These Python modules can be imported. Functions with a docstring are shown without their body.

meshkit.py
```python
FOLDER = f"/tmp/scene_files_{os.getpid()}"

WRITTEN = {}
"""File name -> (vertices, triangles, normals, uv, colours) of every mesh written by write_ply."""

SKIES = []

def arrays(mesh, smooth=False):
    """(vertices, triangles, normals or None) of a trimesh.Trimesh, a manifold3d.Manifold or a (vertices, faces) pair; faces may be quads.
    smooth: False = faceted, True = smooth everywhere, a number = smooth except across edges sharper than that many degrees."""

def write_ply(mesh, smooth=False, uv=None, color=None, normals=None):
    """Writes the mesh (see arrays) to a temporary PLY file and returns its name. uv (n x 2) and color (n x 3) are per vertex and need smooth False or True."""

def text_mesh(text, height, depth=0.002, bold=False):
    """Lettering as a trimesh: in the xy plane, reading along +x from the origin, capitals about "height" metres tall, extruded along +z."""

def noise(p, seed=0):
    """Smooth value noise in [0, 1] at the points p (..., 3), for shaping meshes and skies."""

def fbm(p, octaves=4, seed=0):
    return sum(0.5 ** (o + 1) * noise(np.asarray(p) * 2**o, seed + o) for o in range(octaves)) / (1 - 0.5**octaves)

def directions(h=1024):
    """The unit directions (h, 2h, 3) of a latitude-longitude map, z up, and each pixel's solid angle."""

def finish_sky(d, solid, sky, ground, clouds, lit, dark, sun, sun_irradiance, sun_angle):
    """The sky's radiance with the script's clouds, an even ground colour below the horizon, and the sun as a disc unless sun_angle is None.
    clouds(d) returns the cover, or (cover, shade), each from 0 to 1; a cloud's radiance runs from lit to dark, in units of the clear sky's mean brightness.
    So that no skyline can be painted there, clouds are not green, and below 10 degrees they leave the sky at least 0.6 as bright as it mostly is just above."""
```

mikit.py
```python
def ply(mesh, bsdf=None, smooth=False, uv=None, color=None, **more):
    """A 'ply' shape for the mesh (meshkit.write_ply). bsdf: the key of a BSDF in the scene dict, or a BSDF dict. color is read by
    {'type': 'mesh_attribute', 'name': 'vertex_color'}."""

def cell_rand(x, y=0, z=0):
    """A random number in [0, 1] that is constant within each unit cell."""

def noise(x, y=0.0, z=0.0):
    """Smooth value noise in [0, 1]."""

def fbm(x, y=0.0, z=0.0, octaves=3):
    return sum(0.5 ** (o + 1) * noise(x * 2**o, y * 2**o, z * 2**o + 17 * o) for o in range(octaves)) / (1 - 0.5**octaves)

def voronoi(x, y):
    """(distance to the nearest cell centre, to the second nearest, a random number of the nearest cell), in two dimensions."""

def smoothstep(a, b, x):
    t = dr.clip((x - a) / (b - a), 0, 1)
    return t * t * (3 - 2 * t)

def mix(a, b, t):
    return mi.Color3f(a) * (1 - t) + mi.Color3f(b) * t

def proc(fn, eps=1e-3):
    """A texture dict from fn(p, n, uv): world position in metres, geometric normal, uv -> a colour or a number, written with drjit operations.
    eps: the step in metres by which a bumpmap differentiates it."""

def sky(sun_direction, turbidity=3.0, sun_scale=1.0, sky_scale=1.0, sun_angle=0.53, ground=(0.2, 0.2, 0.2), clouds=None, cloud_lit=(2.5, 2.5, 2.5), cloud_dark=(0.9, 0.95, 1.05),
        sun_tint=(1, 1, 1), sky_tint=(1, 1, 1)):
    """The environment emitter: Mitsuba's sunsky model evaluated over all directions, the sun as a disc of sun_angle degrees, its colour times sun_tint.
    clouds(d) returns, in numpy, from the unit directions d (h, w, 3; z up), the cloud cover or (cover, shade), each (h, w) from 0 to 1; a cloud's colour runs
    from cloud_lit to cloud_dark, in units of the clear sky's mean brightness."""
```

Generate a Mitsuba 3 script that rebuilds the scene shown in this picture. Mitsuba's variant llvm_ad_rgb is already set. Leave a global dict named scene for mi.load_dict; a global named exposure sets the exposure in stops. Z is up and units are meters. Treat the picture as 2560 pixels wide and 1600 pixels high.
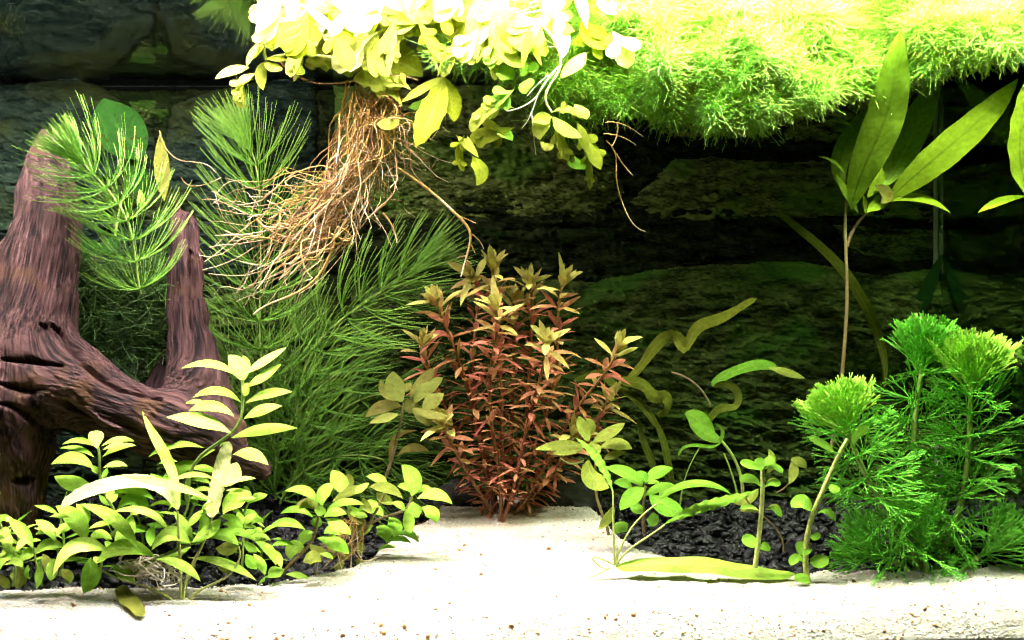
import math, re
import numpy as np, trimesh, shapely
from shapely.geometry import Polygon
from scipy import ndimage
from scipy.interpolate import CubicSpline
import drjit as dr
import mitsuba as mi
import mikit, meshkit
from mikit import noise, fbm, voronoi, cell_rand, smoothstep, mix

T = mi.ScalarTransform4f
scene, labels = {'type': 'scene'}, {}

# ------------------------------------------------------------------ camera, lamps, exposure
CAM_D, EYE, PX = 0.95, 0.17, 0.25e-3          # camera distance to the front glass, eye height, metres per photo pixel at the glass
exposure = 1.4
scene['camera'] = dict(type='perspective', fov=math.degrees(2 * math.atan(0.32 / CAM_D)), fov_axis='x', near_clip=0.02, far_clip=20.0,
                       principal_point_offset_x=0.0, principal_point_offset_y=-0.09375,
                       to_world=T().look_at(origin=[0, -CAM_D, EYE], target=[0, 0, EYE], up=[0, 0, 1]))
WATER, WALL_R, WALL_L, BACK = 0.412, 0.343, -0.425, 0.285
LAMP_Z, LAMP_R = WATER + 0.013, 0.010
LAMPS = [((-0.40, -0.02), 0.006, (146.0, 130.0, 134.0)), ((0.0, 0.335), 0.006, (140.0, 155.0, 108.0))]     # tube ends in x, its y, its light

# ------------------------------------------------------------------ helpers
rng = np.random.default_rng(7)


def S(Y):
    return PX * (CAM_D + Y) / CAM_D


def at(px, py, Y):
    """photo pixel and depth behind the front glass -> point in the tank"""
    px, py, Y = np.broadcast_arrays(np.asarray(px, float), np.asarray(py, float), np.asarray(Y, float))
    k = PX * (CAM_D + Y) / CAM_D
    return np.stack([(px - 1280) * k, Y, EYE - (py - 950) * k], -1)


OX = {'1': 0, '2': 640, '3': 1280, '4': 1920}
OY = {'A': 0, 'B': 533, 'C': 1066}


def reg(r, pts):
    f = 0.3532 if r[0] == 'C' else 0.3524
    p = np.asarray(pts, float) * f
    return p + [OX[r[1]], OY[r[0]]]


count = {}


def key_for(name):
    n = count.get(name, -1) + 1
    count[name] = n
    return name if n == 0 else f'{name}_{n:03d}'


def thing(name, label, cat, group=None, kind=None):
    k = key_for(name)
    labels[k] = {'label': label, 'category': cat}
    if group:
        labels[k]['group'] = group
    if kind:
        labels[k]['kind'] = kind
    return k


def part(holder, name, mesh, mat, label=None, kind=None, smooth=None):
    k = key_for(f'{holder}__{name}')
    v, f, uv = mesh
    scene[k] = mikit.ply((v, f), mat, smooth=(True if smooth is None else smooth), uv=uv)
    if label or kind:
        labels[k] = {}
        if label:
            labels[k]['label'] = label
        if kind:
            labels[k]['kind'] = kind
    return k


def whole(name, mesh, mat, label, cat=None, kind=None, smooth=True):
    k = key_for(name)
    v, f, uv = mesh
    scene[k] = mikit.ply((v, f), mat, smooth=smooth, uv=uv)
    labels[k] = {'label': label}
    if cat:
        labels[k]['category'] = cat
    if kind:
        labels[k]['kind'] = kind
    return k


def join(ms):
    off, V, F, U = 0, [], [], []
    for v, f, u in ms:
        V.append(v); F.append(f + off); U.append(u); off += len(v)
    return np.vstack(V), np.vstack(F), np.vstack(U)


def spline(pts, n):
    p = np.asarray(pts, float)
    if len(p) == 2:
        return p[0] + (p[1] - p[0]) * np.linspace(0, 1, n)[:, None]
    d = np.r_[0, np.cumsum(np.linalg.norm(np.diff(p, axis=0), axis=1) + 1e-9)]
    return CubicSpline(d / d[-1], p)(np.linspace(0, 1, n))


def unit(v):
    return v / (np.linalg.norm(v, axis=-1, keepdims=True) + 1e-12)


def tubes(paths, radii, sides=3, ids=None):
    """N polylines (N,K,3) as tubes; uv = (along, 4*id)"""
    p = np.asarray(paths, float)
    N, K = p.shape[:2]
    r = np.broadcast_to(radii, (N, K))
    t = unit(np.gradient(p, axis=1))
    ref = np.where(np.abs(t[..., 1:2]) < 0.8, [[0, 1.0, 0]], [[1.0, 0, 0]])
    a = unit(np.cross(t, ref)); b = np.cross(t, a)
    ang = np.arange(sides) * 2 * np.pi / sides
    v = p[:, :, None] + r[:, :, None, None] * (np.cos(ang)[:, None] * a[:, :, None] + np.sin(ang)[:, None] * b[:, :, None])
    k, j = np.meshgrid(np.arange(K - 1), np.arange(sides), indexing='ij')
    q = np.stack([k * sides + j, k * sides + (j + 1) % sides, (k + 1) * sides + (j + 1) % sides, (k + 1) * sides + j], -1).reshape(-1, 4)
    tri = np.vstack([q[:, [0, 1, 2]], q[:, [0, 2, 3]]])
    F = (tri[None] + (np.arange(N) * K * sides)[:, None, None]).reshape(-1, 3)
    ids = np.zeros(N) if ids is None else np.asarray(ids, float)
    uv = np.stack([np.broadcast_to(np.linspace(0, 1, K)[None, :, None], (N, K, sides)), np.broadcast_to(4 * np.round(ids)[:, None, None], (N, K, sides))], -1)
    return v.reshape(-1, 3), F, uv.reshape(-1, 2).copy()


def stem_mesh(pts3, r0, r1, n=14, sides=8, tone=None):
    c = spline(pts3, n)
    return tubes(c[None], np.linspace(r0, r1, n)[None], sides, [rng.integers(0, 255) if tone is None else tone])


PROFILE = {'lance': (1.05, 1.0, 0.08), 'ovate': (0.8, 0.85, 0.14), 'ribbon': (0.28, 0.32, 0.45), 'spoon': (1.0, 0.5, 0.16), 'round': (0.5, 0.45, 0.2), 'sword': (0.75, 0.85, 0.08)}


def leaf_surface(c, wdir, half, shape='lance', nt=14, ns=7, cup=0.12, ruffle=0.0, lobes=0, serrate=0, tone=0.5, seed=0, nruf=5, curl=0.0):
    """a leaf blade along the centre line c (n,3); wdir (n,3) points across; uv=(t, s+4*id)"""
    g = np.random.default_rng(seed)
    nt = len(c)
    t = np.linspace(0, 1, nt)
    a, b, lo = PROFILE[shape]
    w = (np.clip(t, 0, 1) ** a) * ((1 - t) ** b)
    w = w / w.max()
    w = np.maximum(w, lo * np.clip((1 - t) * 12, 0, 1) * 0.35)
    if lobes:
        w = w * (0.5 + 0.5 * np.abs(np.sin(np.pi * (lobes * t + 0.35 * g.random()))) ** 0.8 * 1.05)
    if serrate:
        w = w * (1 + 0.10 * np.sign(np.sin(2 * np.pi * serrate * t)))
    tang = unit(np.gradient(c, axis=0))
    wd = unit(wdir - (wdir * tang).sum(-1, keepdims=True) * tang)
    n = np.cross(tang, wd)
    s = np.linspace(-1, 1, ns)
    ph = g.random(4) * 6.28
    asym = 1 + 0.08 * g.standard_normal()
    off = np.where(s < 0, asym, 2 - asym) * s
    fold = -cup * (np.abs(s) ** 1.3) - curl * s * s
    v = c[:, None] + half * w[:, None, None] * off[None, :, None] * wd[:, None]
    hn = half * (w[:, None] * fold[None])
    if ruffle:
        e = np.abs(s) ** 1.5
        hn = hn + half * ruffle * e[None] * np.minimum(1, w[:, None] * 2) * np.where(s < 0, np.sin(2 * np.pi * nruf * t[:, None] + ph[0]), np.sin(2 * np.pi * nruf * 1.07 * t[:, None] + ph[1]))
    hn = hn + half * 0.10 * w[:, None] * np.sin(5 * t[:, None] + ph[2]) * s[None]
    v = v + hn[..., None] * n[:, None]
    i, j = np.meshgrid(np.arange(nt - 1), np.arange(ns - 1), indexing='ij')
    q = np.stack([i * ns + j, i * ns + j + 1, (i + 1) * ns + j + 1, (i + 1) * ns + j], -1).reshape(-1, 4)
    F = np.vstack([q[:, [0, 1, 2]], q[:, [0, 2, 3]]])
    idn = int(np.clip(round(tone * 255), 0, 255))
    uv = np.stack([np.broadcast_to(t[:, None], (nt, ns)), np.broadcast_to(s[None] + 4 * idn, (nt, ns))], -1).reshape(-1, 2)
    return v.reshape(-1, 3), F, uv


def px_leaf(px, w, Y, dY=None, roll=None, shape='lance', nt=14, bow=0.0, **kw):
    """a leaf given by the pixels of its midrib, base to tip, its width in pixels and its depth"""
    px = np.asarray(px, float)
    c2 = spline(px, nt)
    L = np.linalg.norm(np.diff(c2, axis=0), axis=1).sum()
    if dY is None:
        rise = (px[0][1] - px[-1][1]) / max(L, 1)               # a rising blade leans back, a hanging one forward: faces turn up
        dY = (rise * rng.uniform(0.25, 0.75) + (1 - abs(rise)) * rng.uniform(-0.35, 0.25)) * L * PX
    t = np.linspace(0, 1, nt)
    Yt = Y + dY * t + bow * np.sin(np.pi * t)
    c = at(c2[:, 0], c2[:, 1], Yt)
    d = unit(np.gradient(c2, axis=0))
    perp = np.stack([d[:, 1], 0 * t, d[:, 0]], -1)          # across, in the picture plane
    perp = np.where(perp[:, 2].mean() < 0, -perp, perp)
    if roll is None:
        roll = rng.uniform(26, 52) * (1 if abs(perp[:, 2].mean()) > 0.35 else rng.choice([-1, 1]))
    r = np.radians(np.broadcast_to(roll, (nt,)))[:, None]
    wd = np.cos(r) * perp + np.sin(r) * np.array([0, 1.0, 0])
    el = math.atan2(EYE - c[:, 2].mean(), CAM_D + c[:, 1].mean()) * abs(perp[:, 2].mean())   # the leaf is seen this much from above
    half = 0.5 * w * S(Y) / max(0.5, float(np.cos(r - el).mean()))
    return leaf_surface(c, wd, half, shape, **kw)


def lobed_leaf(px, w, Y, n, **kw):
    """a ragged leaf: a narrow blade and n pairs of rounded lobes leaving its midrib"""
    px = np.asarray(px, float)
    c = spline(px, 24)
    L = np.linalg.norm(np.diff(c, axis=0), axis=1).sum()
    d = unit(np.gradient(c, axis=0))
    dY = kw.pop('dY', None)
    dY = rng.uniform(-0.3, 0.2) * L * PX if dY is None else dY
    seed, shape = kw.pop('seed', 0), kw.pop('shape', None)
    out = [px_leaf(px, w * 0.55, Y, dY=dY, seed=seed, shape='spoon', **kw)]
    for k in range(n):
        for sg in (-1, 1):
            i = int(23 * np.clip(0.28 + 0.42 * k / max(n - 1, 1) + rng.normal(0, .04), .1, .85))
            a = sg * rng.uniform(0.65, 1.05)
            dv = np.array([d[i, 0] * math.cos(a) - d[i, 1] * math.sin(a), d[i, 0] * math.sin(a) + d[i, 1] * math.cos(a)])
            ln = w * rng.uniform(0.42, 0.68) * (1.1 - 0.25 * k)
            y0 = Y + dY * i / 23
            e = c[i] + dv * ln + d[i] * ln * 0.15
            out.append(px_leaf([c[i] - dv * w * .06, c[i] + dv * ln * .5, e], w * rng.uniform(0.26, 0.40), y0, dY=rng.uniform(-.3, .1) * ln * PX, seed=seed + k, shape='spoon', **{**kw, 'nt': 10}))
    return join(out)


def parse(region, text):
    """lines 'x,y x,y x,y width flags...' -> [(pixels, width, flags)]"""
    out = []
    for line in text.strip().splitlines():
        for item in line.split(';'):
            tok = item.split()
            if not tok:
                continue
            pts = [tuple(map(float, k.split(','))) for k in tok if ',' in k]
            rest = [k for k in tok if ',' not in k]
            out.append((reg(region, pts), float(rest[0]) * 0.3528, rest[1:]))
    return out


def leaves(holder, region, text, mat, Y, shape='lance', tone=(0.3, 0.9), spread=0.012, name='leaf', **kw):
    for pts, w, flags in parse(region, text):
        m, k, sh, tn, yy = mat, dict(kw), shape, rng.uniform(*tone), Y + rng.uniform(-spread, spread)
        for f in flags:
            if f in PROFILE: sh = f
            elif f.startswith('t'): tn = float(f[1:])
            elif f.startswith('y'): yy = Y + float(f[1:]) * 0.01
            elif f[0] == 'r' and f[1] in '-0123456789': k['roll'] = float(f[1:])
            elif f.startswith('d'): k['dY'] = float(f[1:]) * 0.01
            elif f.startswith('m:'): m = f[2:]
            elif f.startswith('L'): k['lobes'] = float(f[1:])
            elif f.startswith('u'): k['ruffle'] = float(f[1:])
        lb = k.pop('lobes', 0)
        w *= 0.96 if m == 'leaf_lime' else 1.0
        part(holder, name, lobed_leaf(pts, w, yy, 2 if lb < 2.4 else 3, tone=tn, **k) if lb else px_leaf(pts, w, yy, shape=sh, tone=tn, seed=int(rng.integers(1e6)), **k), m)


def px_stem(holder, region, pts, wpx, Y, mat, dY=0.0, taper=0.75, n=16, name='stem', tone=None):
    p = reg(region, pts)
    q = at(p[:, 0], p[:, 1], Y + dY * np.linspace(0, 1, len(p)))
    r = 0.5 * wpx * 0.3528 * S(Y)
    return part(holder, name, stem_mesh(q, r, r * taper, n, tone=tone), mat)


# ------------------------------------------------------------------ materials
def uvid(uv):
    i = dr.floor((uv.y + 2) / 4)
    return i, uv.y - 4 * i


def leaf_bsdf(name, c_lo, c_hi, rib, trans=0.7, rough=0.45, speck=0.15, tip=None, veins=0.12, brown=(0.10, 0.06, 0.015)):
    def fn(p, n, uv):
        i, s = uvid(uv)
        tone = i / 255.0
        c = mix(c_lo, c_hi, tone)
        mott = fbm(p.x * 420, p.y * 420, p.z * 420, 2)
        c = c * (0.72 + 0.56 * mott)
        v = dr.abs(dr.sin((uv.x * 11 - dr.abs(s) * 2.2) * 3.14159 + i))
        c = c * (1 - veins * smoothstep(0.80, 1.0, v) * (1 - smoothstep(0.8, 1.0, dr.abs(s))))
        c = mix(c, mi.Color3f(rib) * (0.7 + 0.6 * tone), 0.75 * (1 - smoothstep(0.035, 0.11, dr.abs(s))) * (1 - uv.x))
        if tip is not None:
            c = mix(c, tip, smoothstep(0.75, 1.0, uv.x) * 0.6)
        sp = smoothstep(0.66, 0.78, fbm(p.x * 260 + 7 * i, p.y * 260, p.z * 260, 3))
        return mix(c, brown, sp * speck)
    scene[name] = {'type': 'principledthin', 'base_color': mikit.proc(fn), 'roughness': rough, 'diff_trans': trans, 'spec_trans': 0.0, 'eta': 1.3}


def thread_bsdf(name, c_lo, c_hi, tip, tip_at=0.6, rough=0.5):
    def fn(p, n, uv):
        i, s = uvid(uv)
        c = mix(c_lo, c_hi, cell_rand(i, 3, 1))
        c = c * (0.75 + 0.5 * noise(p.x * 500, p.y * 500, p.z * 500))
        return mix(c, tip, smoothstep(tip_at, 1.0, uv.x) * 0.7)
    scene[name] = {'type': 'twosided', 'bsdf': {'type': 'principled', 'base_color': mikit.proc(fn), 'roughness': rough, 'specular': 0.3}}


leaf_bsdf('leaf_lime', (0.15, 0.36, 0.027), (0.40, 0.60, 0.085), (0.40, 0.58, 0.14), trans=0.5, speck=0.28, brown=(0.20, 0.20, 0.03))
leaf_bsdf('leaf_green', (0.065, 0.17, 0.015), (0.17, 0.34, 0.035), (0.2, 0.36, 0.06))
leaf_bsdf('leaf_olive', (0.13, 0.15, 0.025), (0.22, 0.27, 0.045), (0.26, 0.28, 0.08), speck=0.5, brown=(0.16, 0.07, 0.03))
leaf_bsdf('leaf_bronze', (0.20, 0.13, 0.04), (0.24, 0.29, 0.06), (0.2, 0.24, 0.06), speck=0.4, brown=(0.16, 0.06, 0.03))
leaf_bsdf('leaf_float', (0.17, 0.21, 0.008), (0.36, 0.42, 0.06), (0.4, 0.45, 0.12), trans=1.0, speck=0.08)
leaf_bsdf('leaf_bleached', (0.23, 0.26, 0.02), (0.54, 0.57, 0.22), (0.5, 0.54, 0.2), trans=0.9, speck=0.05, veins=0.14)
leaf_bsdf('leaf_red', (0.50, 0.17, 0.11), (0.56, 0.56, 0.14), (0.46, 0.28, 0.16), trans=0.6, rough=0.28, speck=0.15)
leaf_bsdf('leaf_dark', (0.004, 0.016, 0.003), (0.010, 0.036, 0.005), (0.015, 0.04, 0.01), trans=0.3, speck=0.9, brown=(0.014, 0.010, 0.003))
leaf_bsdf('leaf_sword', (0.035, 0.11, 0.02), (0.22, 0.34, 0.018), (0.04, 0.09, 0.012), trans=0.9, veins=0.08, speck=0.15)
leaf_bsdf('leaf_ribbon', (0.022, 0.042, 0.005), (0.13, 0.15, 0.018), (0.15, 0.17, 0.03), trans=0.6, rough=0.22, veins=0.05, speck=0.3)
leaf_bsdf('leaf_dead', (0.055, 0.062, 0.01), (0.11, 0.11, 0.02), (0.11, 0.11, 0.03), trans=0.4, speck=0.85, brown=(0.05, 0.025, 0.006))
thread_bsdf('stem_green', (0.10, 0.17, 0.03), (0.20, 0.28, 0.05), (0.2, 0.3, 0.05))
thread_bsdf('stem_yellow', (0.30, 0.34, 0.08), (0.36, 0.38, 0.12), (0.36, 0.42, 0.12))
thread_bsdf('stem_brown', (0.09, 0.06, 0.03), (0.14, 0.10, 0.035), (0.13, 0.13, 0.04))
thread_bsdf('stem_red', (0.16, 0.05, 0.025), (0.2, 0.10, 0.035), (0.22, 0.16, 0.04))
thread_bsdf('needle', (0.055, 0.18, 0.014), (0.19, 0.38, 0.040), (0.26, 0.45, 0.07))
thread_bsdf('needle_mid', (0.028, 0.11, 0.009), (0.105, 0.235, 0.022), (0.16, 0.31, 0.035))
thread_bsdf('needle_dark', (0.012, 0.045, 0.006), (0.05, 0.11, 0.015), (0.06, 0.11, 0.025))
thread_bsdf('fan_green', (0.06, 0.31, 0.014), (0.15, 0.47, 0.034), (0.22, 0.53, 0.06))
thread_bsdf('fan_lime', (0.21, 0.50, 0.03), (0.36, 0.60, 0.06), (0.44, 0.64, 0.12))
thread_bsdf('moss_thread', (0.05, 0.20, 0.005), (0.15, 0.31, 0.012), (0.30, 0.40, 0.06), 0.75)
thread_bsdf('root_brown', (0.14, 0.062, 0.022), (0.42, 0.27, 0.06), (0.50, 0.40, 0.26), 0.5)
thread_bsdf('root_pale', (0.50, 0.44, 0.30), (0.62, 0.56, 0.42), (0.65, 0.6, 0.5))


def wood_grain(p, uv):
    """streaks that run along the branches: uv holds the two coordinates across the grain"""
    al = (p.z + 0.6 * p.x) * 34
    w = 0.0016 * fbm(al * 0.7, uv.x * 60, uv.y * 60, 2)
    a = fbm((uv.x + w) * 330, (uv.y + w) * 330, al * 0.55, 3)
    b = fbm((uv.x + w) * 1150, (uv.y + w) * 1150, al * 1.6, 3)
    return 0.38 * a + 0.62 * b


def wood_color(p, n, uv):
    g = wood_grain(p, uv)
    c = mix((0.0022, 0.0010, 0.0011), (0.046, 0.0215, 0.0195), smoothstep(0.30, 0.66, g))
    c = mix(c, (0.092, 0.053, 0.050), smoothstep(0.56, 0.74, g) * smoothstep(0.3, 0.7, fbm(p.x * 30, p.y * 30, p.z * 30, 2)))
    return mix(c, (0.050, 0.024, 0.008), smoothstep(0.60, 0.75, fbm(p.x * 45, p.y * 45, p.z * 45, 2)) * 0.5)


def wood_bump(p, n, uv):
    return wood_grain(p, uv) * 0.0040


scene['wood'] = {'type': 'twosided', 'bsdf': {'type': 'bumpmap', 'arbitrary': mikit.proc(wood_bump, eps=2e-4), 'scale': 1.0, 'bsdf': {'type': 'principled', 'base_color': mikit.proc(wood_color), 'roughness': 0.8, 'specular': 0.12}}}


def rock_bsdf(name, lo, hi, moss):
    def col(p, n, uv):
        a = fbm(p.x * 70, p.y * 70, p.z * 190, 4)
        b = fbm(p.x * 380, p.y * 380, p.z * 700, 3)
        c = mix(lo, hi, smoothstep(0.3, 0.75, 0.6 * a + 0.4 * b))
        return mix(c, moss, smoothstep(0.5, 0.75, fbm(p.x * 22 + 9, p.y * 22, p.z * 35, 3)) * 0.7)

    def bump(p, n, uv):
        return fbm(p.x * 260, p.y * 260, p.z * 620, 4) * 0.0032
    scene[name] = {'type': 'twosided', 'bsdf': {'type': 'bumpmap', 'arbitrary': mikit.proc(bump, eps=3e-4), 'scale': 1.0, 'bsdf': {'type': 'diffuse', 'reflectance': mikit.proc(col)}}}


rock_bsdf('rock_blue', (0.003, 0.007, 0.005), (0.020, 0.032, 0.020), (0.020, 0.028, 0.007))
rock_bsdf('rock_dark', (0.0015, 0.0025, 0.001), (0.014, 0.020, 0.007), (0.008, 0.016, 0.004))
rock_bsdf('rock_olive', (0.009, 0.014, 0.003), (0.115, 0.148, 0.038), (0.048, 0.105, 0.014))
rock_bsdf('rock_green', (0.005, 0.010, 0.002), (0.056, 0.084, 0.020), (0.024, 0.070, 0.008))
rock_bsdf('rock_grey', (0.0150, 0.0160, 0.0140), (0.0500, 0.0500, 0.0450), (0.0250, 0.0300, 0.0175))


def sand_color(p, n, uv):
    d1, d2, r = voronoi(p.x * 620 + p.y * 90, p.z * 700 + p.y * 620)
    c = mix((0.44, 0.42, 0.34), (0.60, 0.58, 0.52), r)
    c = mix(c, (0.50, 0.26, 0.10), smoothstep(0.965, 0.985, cell_rand(dr.floor(r * 9999), 5, 2)) * 0.8)
    big = fbm(p.x * 45, p.y * 45, p.z * 45, 3)
    c = mix(c * (0.84 + 0.2 * big), (0.40, 0.31, 0.22), smoothstep(0.48, 0.72, big) * 0.55)
    return c * (0.72 + 0.28 * smoothstep(0.02, 0.22, d2 - d1))


def sand_bump(p, n, uv):
    d1, d2, r = voronoi(p.x * 620 + p.y * 90, p.z * 700 + p.y * 620)
    return (0.5 - d1) * 0.0011 + fbm(p.x * 200, p.y * 200, p.z * 200, 2) * 0.001


scene['sand_mat'] = {'type': 'twosided', 'bsdf': {'type': 'bumpmap', 'arbitrary': mikit.proc(sand_bump, eps=2e-4), 'scale': 1.0, 'bsdf': {'type': 'diffuse', 'reflectance': mikit.proc(sand_color)}}}


def grain_color(p, n, uv):
    i, s = uvid(uv)
    r = cell_rand(i, 2, 9)
    c = mix((0.36, 0.33, 0.26), (0.60, 0.58, 0.52), cell_rand(i, 8, 1))
    c = mix(c, (0.40, 0.17, 0.04), smoothstep(0.945, 0.947, r))
    c = mix(c, (0.10, 0.04, 0.012), smoothstep(0.978, 0.980, r))
    return mix(c, (0.04, 0.035, 0.03), smoothstep(0.993, 0.994, r))


scene['grain'] = {'type': 'principled', 'base_color': mikit.proc(grain_color), 'roughness': 0.4, 'specular': 0.4}


def pebble_color(p, n, uv):
    i, s = uvid(uv)
    return mix((0.0025, 0.0025, 0.003), (0.010, 0.010, 0.011), cell_rand(i, 4, 4)) * (0.6 + 0.8 * fbm(p.x * 600, p.y * 600, p.z * 600, 2))


scene['pebble'] = {'type': 'principled', 'base_color': mikit.proc(pebble_color), 'roughness': 0.55, 'specular': 0.2}
scene['black_panel'] = {'type': 'twosided', 'bsdf': {'type': 'diffuse', 'reflectance': {'type': 'rgb', 'value': [0.003, 0.004, 0.003]}}}
scene['clear_glass'] = {'type': 'thindielectric', 'int_ior': 1.06}
scene['water_sheet'] = {'type': 'thindielectric', 'int_ior': 2.0}
scene['glass_mirror'] = {'type': 'twosided', 'bsdf': {'type': 'conductor', 'material': 'none', 'specular_reflectance': {'type': 'rgb', 'value': [0.62, 0.72, 0.62]}}}
scene['silicone'] = {'type': 'twosided', 'bsdf': {'type': 'principled', 'base_color': {'type': 'rgb', 'value': [0.10, 0.14, 0.08]}, 'roughness': 0.35, 'specular': 0.5}}
scene['white_plastic'] = {'type': 'twosided', 'bsdf': {'type': 'diffuse', 'reflectance': {'type': 'rgb', 'value': [0.7, 0.7, 0.7]}}}
scene['lamp_glow_dark'] = {'type': 'diffuse', 'reflectance': {'type': 'rgb', 'value': [0.5, 0.5, 0.5]}}


def quad(a, b, c, d):
    v = np.array([a, b, c, d], float)
    return v, np.array([[0, 1, 2], [0, 2, 3]]), np.array([[0, 0], [1, 0], [1, 1], [0, 1.0]])


def boxm(lo, hi):
    m = trimesh.creation.box(bounds=[lo, hi])
    return np.array(m.vertices), np.array(m.faces), np.zeros((len(m.vertices), 2))


# ------------------------------------------------------------------ the tank, its water and its lamp
tank = thing('aquarium', 'clear glass aquarium holding the planted bed, its right pane mirroring the plants', 'aquarium')
RIM = WATER + 0.001
part(tank, 'front_pane', quad((WALL_L, -0.004, 0), (WALL_R, -0.004, 0), (WALL_R, -0.004, RIM), (WALL_L, -0.004, RIM)), 'clear_glass', smooth=False)
part(tank, 'right_pane', quad((WALL_R, -0.004, 0), (WALL_R, BACK + 0.02, 0), (WALL_R, BACK + 0.02, WATER), (WALL_R, -0.004, WATER)), 'glass_mirror', smooth=False)
part(tank, 'left_pane', quad((WALL_L, BACK + 0.02, 0), (WALL_L, -0.004, 0), (WALL_L, -0.004, WATER), (WALL_L, BACK + 0.02, WATER)), 'glass_mirror', smooth=False)
part(tank, 'back_pane', quad((WALL_L, BACK + 0.02, 0), (WALL_R, BACK + 0.02, 0), (WALL_R, BACK + 0.02, RIM), (WALL_L, BACK + 0.02, RIM)), 'black_panel', smooth=False)
part(tank, 'bottom_pane', boxm((WALL_L, -0.004, -0.006), (WALL_R, BACK + 0.02, -0.001)), 'black_panel', smooth=False)
part(tank, 'corner_seam', tubes(np.array([[[WALL_R - 0.002, BACK - 0.012, z] for z in np.linspace(0.02, WATER - 0.01, 12)]]), 0.0021, 8), 'silicone', 'pale silicone seam in the back right corner')
part(tank, 'corner_seam', tubes(np.array([[[WALL_L + 0.002, BACK - 0.012, z] for z in np.linspace(0.02, WATER - 0.01, 12)]]), 0.0021, 8), 'silicone')
whole('water', quad((WALL_L, -0.003, WATER), (WALL_R, -0.003, WATER), (WALL_R, BACK + 0.02, WATER), (WALL_L, BACK + 0.02, WATER)), 'water_sheet', 'still water surface seen from below, mirroring the rocks', kind='structure', smooth=False)

lamp = thing('aquarium_lamp', 'white lamp hood with two long glowing tubes resting over the tank', 'lamp')
part(lamp, 'hood', boxm((WALL_L, -0.045, LAMP_Z + 0.016), (WALL_R, 0.055, LAMP_Z + 0.03)), 'white_plastic', smooth=False)
for (x0, x1), ly, rad in LAMPS:
    v, f, uv = tubes(np.array([[[x, ly, LAMP_Z] for x in np.linspace(x0, x1, 3)]]), LAMP_R, 12)
    if trimesh.Trimesh(v, f).volume < 0:
        f = f[:, ::-1]
    scene[key_for(f'{lamp}__tube')] = mikit.ply((v, f), 'lamp_glow_dark', emitter={'type': 'area', 'radiance': {'type': 'rgb', 'value': list(rad)}})

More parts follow.
